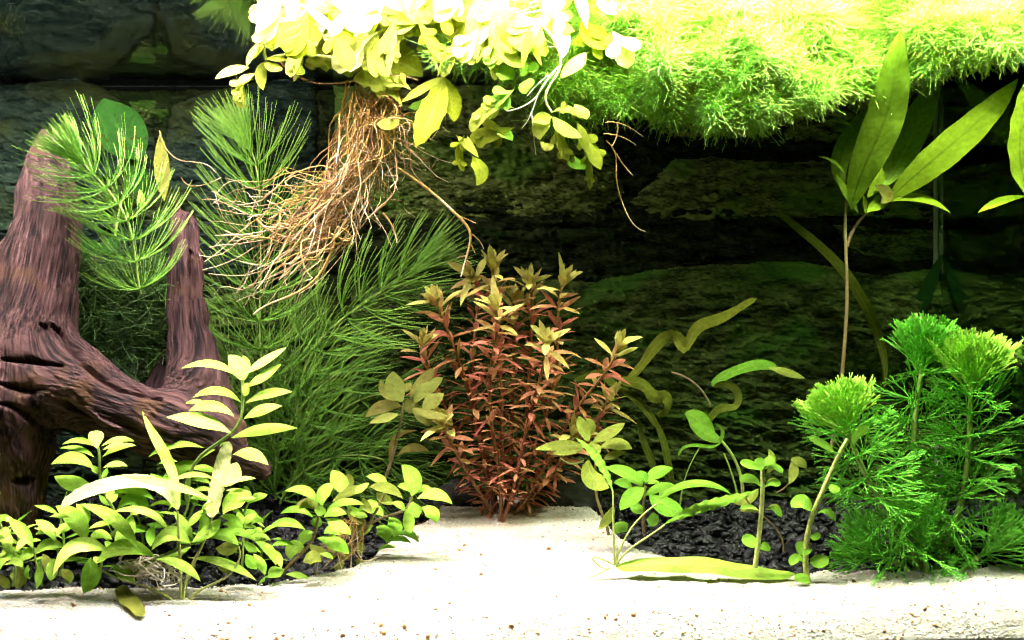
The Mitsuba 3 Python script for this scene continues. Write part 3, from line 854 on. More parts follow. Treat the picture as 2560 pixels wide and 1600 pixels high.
nd = thing('needle_plant', 'bright needle leaved stem plant leaning over the hollow of the driftwood', 'aquarium plant')
needle_plant(nd, [([(352, 735), (338, 640), (315, 545), (265, 470), (205, 405)], .085, -.01)], 'needle', 162, 14, 44, 1, 1.6)
nd = thing('needle_plant', 'upright needle leaved stem plant between the driftwood and the hanging roots', 'aquarium plant')
needle_plant(nd, [([(690, 1160), (665, 1000), (650, 830), (652, 700), (650, 520), (642, 420), (622, 360)], .20, 0.01)], 'needle', 172, 14, 64, 2, 1.6)
nd = thing('needle_plant', 'needle leaved stem plant whose tip leans right beneath the hanging roots', 'aquarium plant')
needle_plant(nd, [([(745, 1240), (742, 1100), (752, 960), (800, 850), (880, 780), (960, 725), (1040, 672)], .215, -.005)], 'needle', 174, 13, 54, 3, 1.6)
nd = thing('needle_plant', 'dense dark needle leaved plant spreading low behind the pale stem plants', 'aquarium plant')
needle_plant(nd, [([(700, 1260), (760, 1180), (860, 1140), (960, 1150)], .19, -.01), ([(720, 1230), (800, 1080), (880, 1010), (960, 985)], .21, 0), ([(690, 1250), (700, 1120), (760, 1010), (850, 930)], .2, 0),
                  ([(640, 1240), (600, 1130), (580, 1020), (585, 930)], .21, 0), ([(740, 1260), (860, 1220), (960, 1210)], .2, -.01), ([(700, 1200), (660, 1060), (700, 940), (760, 860)], .225, 0)], 'needle_mid', 170, 8, 52, 4, 1.4, brush=False, grav=0.12)

# tangle in the hollow of the driftwood
g = np.random.default_rng(21)
n = 2600
cx, cy = g.uniform(185, 435, n), 930 - 280 * g.uniform(0, 1, n) ** 0.8
ok = (cy < 905 - 0.0016 * (cx - 330) ** 2)
cx, cy = cx[ok], cy[ok]; n = len(cx)
p0 = at(cx, cy, g.uniform(.125, .165, n))
dv = unit(g.normal(0, 1, (n, 3)) * [1, 0.6, 0.7]); d2 = unit(g.normal(0, 1, (n, 3)))
s = np.linspace(0, 1, 5)[None, :, None]
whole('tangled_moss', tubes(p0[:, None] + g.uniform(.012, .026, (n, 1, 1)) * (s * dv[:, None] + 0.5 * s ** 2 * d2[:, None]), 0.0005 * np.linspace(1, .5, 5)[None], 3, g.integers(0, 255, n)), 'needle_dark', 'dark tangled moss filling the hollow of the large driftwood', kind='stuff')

# broad dark leaves behind the driftwood
bl = thing('broad_leaf_plant', 'plant with broad dark leaves behind the driftwood hollow, one leaf yellowing', 'aquarium plant')
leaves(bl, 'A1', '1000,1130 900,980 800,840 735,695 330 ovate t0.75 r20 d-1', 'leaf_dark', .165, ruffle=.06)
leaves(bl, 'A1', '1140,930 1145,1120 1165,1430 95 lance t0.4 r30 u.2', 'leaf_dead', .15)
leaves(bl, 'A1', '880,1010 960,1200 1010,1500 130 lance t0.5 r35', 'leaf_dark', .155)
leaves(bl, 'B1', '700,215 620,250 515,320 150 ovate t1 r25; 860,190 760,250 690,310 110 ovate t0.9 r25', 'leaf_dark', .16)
leaves(bl, 'A1', '1010,1500 1000,1400 990,1340 50 lance t1 r10', 'leaf_olive', .14)
px_stem(bl, 'B1', [(760, 560), (800, 300), (900, -200), (1000, -390)], 22, .168, 'stem_green')
px_stem(bl, 'B1', [(760, 560), (760, 380), (700, 215)], 20, .165, 'stem_green')

# bronze rosette left of the red plant
bz = thing('bronze_stem_plant', 'olive bronze stem plant with a leaf rosette left of the red plant', 'aquarium plant')
px_stem(bz, 'B2', [(880, 1960), (960, 1760), (1010, 1560), (1050, 1340)], 26, .15, 'stem_brown')
leaves(bz, 'B2', '''1040,1335 985,1240 975,1120 140 ovate r12 d.5
1050,1310 930,1280 885,1180 75
1035,1370 900,1375 775,1450 85
1010,1425 920,1455 805,1490 60
1050,1335 1100,1365 1145,1395 110 ovate r10
1110,1385 1180,1430 1232,1512 100
1095,1320 1180,1200 1280,1090 90
1130,1350 1200,1230 1330,1165 105
1190,1400 1250,1330 1335,1280 100
1220,1420 1320,1430 1392,1512 85
1120,1385 1250,1425 1370,1440 60
1060,1270 1080,1230 1110,1210 60''', 'leaf_bronze', .14, 'ovate', (0.45, 1.0))
for a, b, tn in [((975, 1790), (990, 1700), 0.3)]:
    leaves(bz, 'C2', '1000,210 1060,160 1230,180 60; 960,300 1010,60 1150,30 40', 'leaf_bronze', .16, 'lance', (0.1, 0.4))

# bronze plant right of the red plant, and the low green one beside it
bz = thing('bronze_stem_plant', 'olive stem plant with long oval leaves right of the foot of the red plant', 'aquarium plant')
px_stem(bz, 'C3', [(685, 770), (650, 650), (600, 500), (590, 300), (590, 120)], 22, .115, 'stem_brown')
leaves(bz, 'C3', '''540,110 500,20 475,-75 95 ovate
575,110 680,40 800,-25 85
530,145 380,135 160,165 70
500,160 380,178 283,192 50
560,105 595,160 620,195 85 ovate r10
625,150 740,120 852,160 85
650,235 720,200 800,180 55
545,235 560,340 690,435 130 ovate
720,560 690,640 610,730 65
545,60 560,0 520,-60 60''', 'leaf_olive', .11, 'ovate', (0.4, 1.0))
px_stem(bz, 'C3', [(510, 240), (430, 265), (340, 220)], 12, .11, 'stem_green')
gp = thing('low_stem_plant', 'low green stem plant at the left edge of the right hand gravel', 'aquarium plant')
px_stem(gp, 'C3', [(935, 760), (930, 620), (945, 420)], 26, .105, 'stem_brown')
leaves(gp, 'C3', '''925,425 800,330 662,292 95
950,405 920,350 868,328 65
950,395 1030,320 1140,295 80
960,405 1005,390 1045,395 28
850,445 790,400 718,400 65
935,435 850,490 765,595 110
945,490 1030,430 1150,412 65
1050,515 1090,460 1112,420 65
970,480 1100,560 1225,625 125
920,625 880,580 830,555 75
990,610 1000,660 970,705 85
735,760 780,700 825,690 90''', 'leaf_green', .098, 'ovate', (0.2, 0.9))
leaves(gp, 'C3', '930,400 870,380 800,330 60; 1000,480 1080,430 1150,440 50', 'leaf_olive', .11, 'ovate')


# twisting ribbon leaved plants
def ribbon(holder, region, pts, wpx, Y, tone, rolls, mat='leaf_ribbon', shape='ribbon', dY=0.0, nt=34, **kw):
    r = np.interp(np.linspace(0, 1, nt), np.linspace(0, 1, len(rolls)), rolls)
    part(holder, 'leaf', px_leaf(reg(region, pts), wpx * 0.3528 * 0.8, Y, dY=dY, roll=r, shape=shape, nt=nt, ns=5, tone=tone, seed=int(rng.integers(1e6)), cup=0.10, **kw), mat)


rb = thing('ribbon_plant', 'plant with long twisted yellow olive ribbon leaves right of the red plant', 'aquarium plant')
ribbon(rb, 'B3', [(820, 1180), (950, 1040), (1070, 900), (1140, 868), (1195, 920), (1215, 965), (1290, 850), (1450, 760), (1600, 680), (1740, 605)], 95, .185, .9, [10, 40, 10, -50, 60, 10, 20, 50, 20], dY=-.02)
ribbon(rb, 'B3', [(1030, 1520), (940, 1390), (830, 1290), (710, 1210), (640, 1150), (540, 1160), (430, 1190)], 80, .18, .35, [20, 35, 50, 20, 45])
ribbon(rb, 'B3', [(760, 1180), (880, 1200), (960, 1240), (1025, 1305), (1085, 1300), (1110, 1350), (1090, 1410), (1020, 1425)], 105, .175, .65, [20, 10, 40, -20, 50, 10])
ribbon(rb, 'C3', [(1130, 420), (1100, 250), (1060, 80), (1010, -40)], 75, .182, .3, [30, 40, 50])
ribbon(rb, 'C3', [(1020, 420), (990, 250), (930, 100), (900, -60)], 65, .184, .25, [30, 10, 40])
rb = thing('ribbon_plant', 'smaller curling green ribbon plant above the right hand gravel', 'aquarium plant')
ribbon(rb, 'B3', [(1420, 1225), (1490, 1165), (1620, 1105), (1760, 1075), (1880, 1100)], 95, .165, .35, [30, 45, 20], mat='leaf_green')
ribbon(rb, 'B4', [(-10, 1092), (60, 1105), (150, 1130), (265, 1172)], 70, .16, .8, [20, 20], shape='lance', mat='leaf_olive')
ribbon(rb, 'B3', [(1430, 1235), (1540, 1215), (1610, 1290), (1585, 1375), (1500, 1385), (1420, 1440), (1370, 1530)], 70, .16, .45, [35, 10, 45, 0, 30])
ribbon(rb, 'B3', [(1225, 1420), (1330, 1480), (1400, 1560), (1480, 1610)], 180, .155, .8, [10, 30, 50], mat='leaf_green', shape='ovate')
ribbon(rb, 'C3', [(1265, -20), (1370, 45), (1490, 110)], 120, .15, .9, [25, 10], mat='leaf_green', shape='ovate')
ribbon(rb, 'C3', [(1430, -20), (1490, 60), (1440, 130), (1330, 135), (1215, 150), (1180, 215)], 34, .15, .4, [20, 40], mat='leaf_green')
px_stem(rb, 'C3', [(1632, 520), (1600, 290), (1480, 100)], 26, .15, 'stem_green')
px_stem(rb, 'C3', [(1600, 500), (1550, 320), (1500, 190)], 16, .15, 'stem_green')
px_stem(rb, 'C3', [(1190, 560), (1235, 340), (1330, 150)], 12, .15, 'stem_green')
px_stem(rb, 'B3', [(1130, 1130), (1310, 1220), (1410, 1370)], 18, .17, 'stem_brown')
rb = thing('ribbon_plant', 'single long olive ribbon leaf slanting behind the tall stem at the right', 'aquarium plant')
ribbon(rb, 'B4', [(820, 1250), (790, 900), (680, 640), (540, 420), (300, 180), (60, -10)], 95, .22, .4, [40, 20, 20, 30, 10])
rb = thing('ribbon_plant', 'dark green ribbon leaf standing against the right pane below the tall leaves', 'aquarium plant')
ribbon(rb, 'B4', [(1010, 1000), (1050, 780), (1150, 480), (1258, 268)], 120, .262, .12, [30, 20, 30], mat='leaf_dark', shape='sword')

# the tall plant at the right
sw = thing('tall_leaf_plant', 'tall stem plant with long pointed bright leaves near the right pane', 'aquarium plant')
px_stem(sw, 'B4', [(440, 1700), (510, 1290), (545, 900), (560, 600), (553, 300), (550, 0), (560, -90)], 30, .14, 'stem_brown', taper=.8)
px_stem(sw, 'B4', [(560, 240), (605, 120), (690, 10), (850, -90)], 28, .14, 'stem_brown', taper=.6)
for txt, Y, k in [('590,1490 690,1170 850,780 905,480 942,208 250 sword t.62 r14 d-8.5 u.07', .128, 1), ('800,1340 960,1090 1110,780 1235,490 220 sword t.6 r14 d9.5 u.05', .158, 2),
                  ('850,1425 1130,1170 1500,850 1775,555 205 sword t.9 r22 d-5.6 u.07', .132, 3), ('540,1345 505,1160 600,920 705,750 120 sword t.4 r30 d2', .15, 4),
                  ('545,1235 455,1145 358,1110 26 lance t.7', .13, 5), ('605,910 520,860 425,855 26 lance t.8', .15, 6), ('700,1405 775,1290 805,1185 75 lance t.95 r20', .125, 7),
                  ('870,1430 1050,1400 1295,1512 62 lance t.97 r30', .128, 8), ('690,1515 690,1450 675,1385 24 lance t.9', .125, 9), ('640,1512 560,1380 480,1230 60 lance t.6 r40', .132, 10), ('1900,1420 1790,1150 1800,850 1830,560 210 sword t.9 r15 d0 u.1', .045, 13), ('1840,1392 1650,1430 1488,1510 52 lance t.95 r30 d-.5', .05, 14), ('700,1512 760,1430 790,1380 40 lance t.9', .122, 11), ('720,1500 800,1460 860,1420 40 lance t.8', .122, 12)]:
    leaves(sw, 'A4', txt, 'leaf_lime' if k == 2 else 'leaf_sword', Y, spread=0, ns=9, nt=22)
leaves(sw, 'A4', '800,1440 835,1390 760,1315 95 ovate t.5 r10', 'leaf_dead', .118, spread=0)


# fan leaved plants: opposite fans of forking threads
def fan_leaf(p, d, up, L, g, r, spread=1.25, levels=3, flat=1.0):
    side = np.cross(d, up)
    P, R = [], []
    base = p + d * L * 0.16

    def grow(q, ang, lv, ln, lift):
        a = ang
        dirv = unit(np.cos(a) * d + np.sin(a) * side + lift * up)
        e = q + dirv * ln
        mid = (q + e) / 2 + up * ln * 0.05
        P.append([q, mid, e]); R.append([r * (1 - 0.14 * lv)] * 3)
        if lv < levels:
            for sg in (-1, 1):
                grow(e, ang + sg * (0.24 / (1 + 0.3 * lv)) * g.uniform(0.6, 1.3), lv + 1, ln * g.uniform(0.72, 0.95), lift + flat * g.normal(0, 0.10))
    P.append([p, (p + base) / 2, base]); R.append([r * 1.5] * 3)
    for k in range(7):
        a = spread * (k / 3 - 1) + g.normal(0, .06)
        grow(base, a, 0, L * 0.28 * (1 - 0.10 * abs(k / 3 - 1)), flat * g.normal(0.05, 0.16))
    return tubes(np.array(P), np.array(R), 3, g.integers(0, 255, len(P)))


def fan_plant(holder, px, Y, Lpx, nodes, mat, crown, seed, ncrown=4, dY=0.0, smat='stem_green', top=0.97, lims=(0.6, 1.0)):
    g = np.random.default_rng(seed)
    p = np.asarray(px, float)
    q = at(p[:, 0], p[:, 1], Y + dY * np.linspace(0, 1, len(p)))
    part(holder, 'stem', stem_mesh(q, 9 * S(Y), 6.5 * S(Y), 20), smat)
    c = spline(q, 200); tg = unit(np.gradient(c, axis=0))
    for k in range(nodes):
        s = 0.10 + (top - 0.12) * k / (nodes - 1)
        i = int(s * 199)
        for dirv in fan_directions(tg[i], 3, (k % 2) * np.pi / 3 + 0.65 + g.normal(0, .2)):
            e = np.radians(g.normal(8, 13) + (20 if s > .85 else 0))
            d = unit(np.cos(e) * dirv + np.sin(e) * tg[i])
            u0 = unit(np.cross(np.cross(d, tg[i]), d)); tw = g.normal(0, 0.55)                # each fan turned a little about its stalk
            part(holder, 'fan_leaf', fan_leaf(c[i], d, np.cos(tw) * u0 + np.sin(tw) * np.cross(d, u0), Lpx * S(Y) * g.uniform(.85, 1.1) * np.interp(s, [0, .3, 1], [lims[0], 1, lims[1]]), g, 1.75 * S(Y)), mat)
    for k in range(ncrown):                                     # the dense cup of young leaves at the tip
        i = 199 - 3 * k
        for dirv in fan_directions(tg[i], 4, k * 0.9 + g.uniform(0, 1)):
            e = np.radians(74 - 8 * k + g.normal(0, 2))
            d = unit(np.cos(e) * dirv + np.sin(e) * tg[i])
            part(holder, 'fan_leaf', fan_leaf(c[i], d, unit(np.cross(np.cross(d, tg[i]), d)), Lpx * S(Y) * 0.90 / math.sin(e) ** 0.8, g, 2.5 * S(Y), spread=0.62, flat=0.12), crown)


fp = thing('fan_leaf_plant', 'tallest fan leaved plant at the right, its bright green tip highest', 'aquarium plant')
fan_plant(fp, [(2288, 1430), (2283, 1250), (2286, 1080), (2296, 980), (2308, 915)], .10, 134, 9, 'fan_green', 'fan_green', 41)
fp = thing('fan_leaf_plant', 'fan leaved plant nearest the right pane with a flat lime tip', 'aquarium plant')
fan_plant(fp, [(2330, 1440), (2372, 1350), (2410, 1225), (2424, 1080), (2428, 965)], .082, 150, 9, 'fan_green', 'fan_lime', 42)
fp = thing('fan_leaf_plant', 'shorter fan leaved plant leaning left with a pale lime tip', 'aquarium plant')
fan_plant(fp, [(2300, 1420), (2225, 1290), (2172, 1200), (2135, 1120), (2120, 1075)], .07, 140, 7, 'fan_green', 'fan_lime', 43)
fp = thing('fan_leaf_plant', 'low dark fan leaved tuft at the foot of the taller fan plants', 'aquarium plant')
fan_plant(fp, [(2330, 1485), (2290, 1440), (2230, 1400)], .072, 165, 2, 'fan_green', 'fan_green', 44, ncrown=1)
fan_plant(fp, [(2335, 1485), (2390, 1440), (2450, 1390)], .076, 165, 2, 'fan_green', 'fan_green', 45, ncrown=1)
fan_plant(fp, [(2325, 1485), (2318, 1430), (2310, 1380)], .066, 150, 2, 'fan_green', 'fan_green', 46, ncrown=1)
px_t = reg('C4', [(1250, 1140), (1400, 1090), (1500, 1062), (1620, 1068)])
whole('twig', stem_mesh(at(px_t[:, 0], px_t[:, 1], .066), 3.4 * S(.06), 2 * S(.06), 14), 'stem_brown', 'thin dark twig lying on the sand at the foot of the fan leaved plants', 'twig')

# ------------------------------------------------------------------ right foreground
rs = thing('narrow_leaf_rosette', 'small rosette with wavy narrow leaves, one lying flat across the sand', 'aquarium plant')
YR = .058
for pts, w in [([(725, 985), (718, 700), (714, 450)], 16), ([(735, 985), (770, 860), (860, 700), (1025, 550)], 15), ([(735, 985), (800, 900), (900, 820), (1080, 695)], 15),
               ([(715, 990), (640, 940), (570, 932), (600, 975), (690, 992)], 13), ([(690, 1000), (620, 1040), (540, 1078)], 11), ([(728, 985), (745, 900), (765, 860)], 10)]:
    px_stem(rs, 'C3', pts, w, YR, 'stem_yellow', taper=.8, name='leaf_stalk')
leaves(rs, 'C3', '''714,470 660,330 560,180 448,78 62 lance t.9 u.35 r25 m:leaf_green
1015,560 1150,440 1330,400 1470,430 1560,490 56 lance t.9 r30 m:leaf_green
1070,700 1300,590 1500,530 1745,450 76 lance t1 u.40 d1 r32 m:leaf_green''', 'leaf_lime', YR, spread=0, nt=30, nruf=9)
leaves(rs, 'C3', '735,990 1000,975 1430,985 1650,1020 2005,1040 112 ribbon t.75 u.14 r35 d-.4', 'leaf_lime', YR, spread=0, nt=30, nruf=3)

rp = thing('round_leaf_plant', 'thick stemmed plant with small round leaves standing upright in the black gravel', 'aquarium plant')
px_stem(rp, 'C3', [(1720, 1000), (1745, 800), (1768, 560), (1772, 300)], 38, .052, 'stem_yellow', taper=.8)
leaves(rp, 'C3', '''1770,315 1700,275 1612,255 62
1780,300 1755,260 1738,222 85 round r15
1790,300 1850,285 1918,328 45
1775,290 1810,250 1860,225 60
1765,435 1700,370 1608,378 62
1785,435 1840,395 1905,410 52
1750,600 1690,570 1612,582 38
1790,590 1850,575 1908,645 48
1742,835 1690,815 1632,775 95 round
1762,835 1790,850 1805,885 85 round''', 'leaf_green', .05, 'spoon', (.6, 1.0), .004)
rp = thing('round_leaf_plant', 'thick stemmed plant with small round leaves leaning right beside the fan leaved plants', 'aquarium plant')
px_stem(rp, 'C4', [(285, 1110), (275, 800), (320, 620), (400, 430), (490, 230), (565, 90)], 44, .05, 'stem_yellow', taper=.8)
leaves(rp, 'C4', '''485,195 390,130 285,72 58
305,600 240,530 165,572 95 round
350,612 420,600 478,675 52
430,430 470,440 505,462 75 round
300,790 330,780 362,750 52 round
250,915 248,860 246,812 118 round r8
258,970 210,930 158,985 62
300,970 360,950 432,938 95 round
295,1105 250,1080 185,1078 72 round
600,150 650,40 720,10 70''', 'leaf_green', .048, 'spoon', (.5, 1.0), .004)
rp = thing('round_leaf_plant', 'thin straggling plant with few wilted leaves behind the upright round leaved stem', 'aquarium plant')
px_stem(rp, 'C4', [(110, 890), (70, 740), (-30, 640), (-120, 560), (-170, 340)], 14, .095, 'stem_brown')
px_stem(rp, 'C4', [(60, 470), (150, 400), (180, 240)], 12, .10, 'stem_brown')
leaves(rp, 'C4', '''160,235 230,250 275,300 70
165,240 180,330 150,408 60
-180,560 -120,500 -70,440 60
-200,600 -150,590 -50,600 40
-10,330 30,240 5,160 70
-20,300 60,280 105,325 35
-10,420 40,390 90,410 55
-10,590 50,570 95,640 45
-260,530 -200,530 -130,560 60''', 'leaf_olive', .09, 'ovate', (.4, 1))

# ------------------------------------------------------------------ left foreground
sp = thing('pale_stem_plant', 'tallest pale green stem plant in front of the driftwood', 'aquarium plant')
px_stem(sp, 'B1', [(1330, 2060), (1330, 1900), (1400, 1750), (1590, 1600), (1690, 1500), (1722, 1350), (1722, 1180)], 28, .06, 'stem_green')
leaves(sp, 'B1', '''1720,1190 1695,1090 1618,1008 125 ovate t1 r14
1727,1190 1745,1090 1722,1008 85 t.95
1700,1165 1520,1075 1285,1102 60
1740,1140 1850,1060 2032,953 72
1740,1240 1860,1155 1997,1068 68
1712,1345 1560,1265 1367,1308 64
1660,1440 1500,1365 1338,1402 84
1480,1370 1400,1338 1312,1350 34
1740,1350 1870,1285 2075,1268 70
1730,1460 1850,1390 2003,1368 80
1640,1560 1430,1475 1178,1448 95
1640,1595 1850,1530 2110,1525 84
1650,1712 1740,1690 1905,1790 84
1730,1300 1750,1250 1760,1200 50''', 'leaf_lime', .06, tone=(.35, 1.0))

sp = thing('pale_stem_plant', 'pale green stem plant standing alone before the left leg of the driftwood', 'aquarium plant')
px_stem(sp, 'C1', [(800, 780), (790, 560), (722, 430), (705, 280), (686, 120)], 26, .06, 'stem_green')
leaves(sp, 'C1', '''685,155 684,90 684,28 112 spoon r10 t1
690,150 560,98 438,130 42
668,218 560,160 422,155 40
718,142 820,92 952,105 45
728,165 800,130 872,108 38
720,222 830,145 967,135 48
668,308 530,232 358,270 84
690,335 672,300 665,275 45
718,385 742,330 762,296 62
665,432 510,400 383,352 115
790,540 788,500 765,455 74
728,295 820,262 905,282 44
700,480 740,520 790,560 45''', 'leaf_lime', .062, tone=(.15, .8))

ss = thing('serrated_rosette', 'pale rosette with long jagged strap leaves rising from the white sand', 'aquarium plant')
YS = .035
px_stem(ss, 'C1', [(1282, 1252), (1278, 1050), (1270, 850), (1258, 600)], 28, YS, 'stem_yellow', name='leaf_stalk', taper=.6)
px_stem(ss, 'C1', [(1300, 1252), (1330, 1050), (1400, 900), (1470, 760)], 24, YS, 'stem_yellow', name='leaf_stalk', taper=.7)
px_stem(ss, 'C1', [(1330, 1245), (1400, 1170), (1620, 1050), (1695, 930), (1690, 850)], 20, YS, 'stem_yellow', name='leaf_stalk', taper=.6)
px_stem(ss, 'C1', [(1225, 1235), (1100, 1160), (880, 1090), (690, 995)], 20, YS, 'stem_yellow', name='leaf_stalk', taper=.6)
px_stem(ss, 'C1', [(1310, 1160), (1350, 1040), (1450, 800), (1500, 650)], 18, YS + .003, 'stem_yellow', name='leaf_stalk', taper=.6)
leaves(ss, 'C1', '''1258,592 1180,470 1040,405 900,400 740,430 600,475 428,578 100 ribbon t1 r50 u.06 m:leaf_bleached
1275,560 1240,380 1150,160 1080,40 1008,-112 78 lance t.8 r22 u.22
1500,645 1545,400 1590,215 1622,105 120 ribbon t1 r20 u.15 d2.6 m:leaf_bleached
1515,532 1250,425 1050,380 842,345 66 lance t.9
1535,382 1380,342 1200,400 38
1590,422 1690,372 1812,368 40
1580,625 1650,520 1785,480 135 lance t1
1600,452 1690,452 1775,466 34
1590,425 1640,330 1680,255 145 ovate t.95 r12
1690,530 1740,515 1812,508 40
1245,572 1150,538 1062,565 30 ribbon''', 'leaf_lime', YS, tone=(.6, 1.0), spread=.006, nt=26, nruf=11, serrate=0)

cp = thing('pale_stem_plant', 'low pale stem plant with large drooping leaves beside the jagged rosette', 'aquarium plant')
px_stem(cp, 'C1', [(930, 1080), (1120, 930), (1350, 830), (1480, 730)], 28, .038, 'stem_green')
leaves(cp, 'C1', '''1350,832 1230,755 1072,878 118
1352,835 1440,730 1400,608 125
1360,822 1480,730 1568,648 105
1450,792 1550,765 1688,842 84
1480,772 1650,742 1815,812 56
1370,802 1290,680 1228,598 64
1105,932 880,862 676,972 112
775,885 560,840 375,1062 125
640,925 632,1050 588,1182 118
612,815 540,670 392,562 130
978,872 850,690 565,548 98
820,882 880,750 932,618 138 ovate
1205,752 1050,608 798,605 60
1062,582 950,515 828,592 95 m:leaf_green
1092,522 950,450 798,480 64 m:leaf_green
1105,938 1280,975 1420,1098 74
1335,930 1560,955 1815,1092 64
1130,932 1250,900 1352,850 64
790,980 870,1030 955,1105 95
620,832 700,760 795,800 64
1330,720 1380,640 1440,590 60
1100,700 1060,780 1070,850 55 m:leaf_green
1420,600 1460,560 1510,640 50''', 'leaf_lime', .036, tone=(.2, .95), spread=.008)

cp = thing('pale_stem_plant', 'pale leafy stems creeping along the left end of the sand', 'aquarium plant')
px_stem(cp, 'C1', [(90, 1130), (110, 980), (100, 880)], 20, .03, 'stem_green')
px_stem(cp, 'C1', [(300, 1130), (260, 980), (240, 860)], 20, .034, 'stem_green')
px_stem(cp, 'C1', [(480, 1120), (430, 980), (400, 820)], 20, .04, 'stem_green')
leaves(cp, 'C1', '''105,895 60,800 82,718 105 ovate
235,865 160,740 55,652 86
392,815 350,720 248,662 76
150,925 50,925 -10,1045 88
460,862 350,835 245,912 88
138,965 210,890 275,875 86
268,945 282,1040 258,1152 74
108,985 135,1060 110,1145 95 m:leaf_olive
0,1045 30,1100 72,1145 66 m:leaf_olive
382,935 370,1000 358,1095 74
-20,690 20,640 54,624 45
250,765 330,735 425,740 55
392,775 450,715 535,702 66
620,695 600,620 538,548 64
628,725 700,690 795,688 46
120,885 150,820 185,785 66
-20,820 30,790 90,830 80
0,930 30,880 60,850 60
160,1000 120,960 60,960 60
440,950 480,900 560,890 70 m:leaf_olive
430,1010 480,1040 500,1110 60 m:leaf_olive
-10,760 20,740 40,790 70
300,900 330,950 320,1040 60 m:leaf_olive
350,640 430,632 500,650 34
200,980 190,1040 215,1080 50 m:leaf_green''', 'leaf_lime', .034, tone=(.25, .95), spread=.010)

cp = thing('pale_stem_plant', 'pale stem plant half hidden between the jagged rosette and the driftwood', 'aquarium plant')
px_stem(cp, 'C1', [(1180, 720), (1330, 560), (1340, 400), (1420, 230)], 20, .075, 'stem_green')
leaves(cp, 'C1', '''1140,382 1270,290 1405,228 95
1445,152 1200,138 1050,218 56
1380,262 1450,180 1605,108 64
1340,302 1420,288 1545,335 46
1350,382 1420,368 1485,405 42
1360,462 1440,438 1515,466 36
1340,512 1400,500 1470,530 36
1260,250 1180,245 1120,268 34
1180,380 1110,370 1065,330 50
1330,420 1250,470 1180,480 50
1160,640 1100,620 1030,650 50 m:leaf_green
1330,560 1250,540 1190,600 46
1230,420 1200,380 1150,360 50
1420,640 1480,600 1560,620 50 m:leaf_green
1200,700 1130,700 1040,690 46 m:leaf_green''', 'leaf_lime', .074, tone=(.1, .7))

cp = thing('pale_stem_plant', 'small pale stem plant at the near left corner of the gravel cluster', 'aquarium plant')
px_stem(cp, 'C1', [(1710, 1050), (1720, 850), (1725, 690)], 20, .05, 'stem_green')
leaves(cp, 'C1', '''1722,722 1640,650 1555,638 55
1728,702 1760,645 1818,618 68 ovate
1730,732 1770,742 1815,735 40
1730,742 1650,695 1575,692 46
1722,832 1770,850 1818,892 60
1742,902 1780,960 1818,1012 84
1700,852 1600,868 1525,862 100 m:leaf_olive
1700,960 1620,1000 1540,1000 70 m:leaf_olive
1725,690 1700,650 1690,600 50''', 'leaf_lime', .05, tone=(.1, .7))
leaves(cp, 'C2', '''-10,815 90,870 142,985 68
-20,900 30,960 62,1055 66
-40,700 20,655 55,682 50
-60,790 60,775 105,812 36
180,1005 150,930 108,868 56
-30,760 10,730 50,750 40''', 'leaf_lime', .05, tone=(.1, .7))

for h, Y, stems in [(3, .06, [[(60, 1440), (50, 1370), (40, 1310)], [(150, 1440), (160, 1360), (150, 1290)], [(250, 1445), (260, 1380), (280, 1330)], [(20, 1400), (10, 1340), (-10, 1280)]]),
                    (4, .085, [[(430, 1400), (470, 1300), (500, 1230)], [(560, 1420), (590, 1330), (620, 1260)], [(360, 1400), (350, 1310), (330, 1250)], [(640, 1430), (655, 1370), (650, 1310)]])]:
    hk = [k for k in labels if k.startswith('pale_stem_plant')][h]
    for q, st in enumerate(stems):                               # more short leafy shoots of the same plants
        stem_plant(hk, st, Y + .006 * q, 8, 'stem_green', 'leaf_lime', 5, 78, 30, t0=0.25, el=(18, 10), droop=0.22, seed=200 + 10 * h + q, tone=(.1, .8))

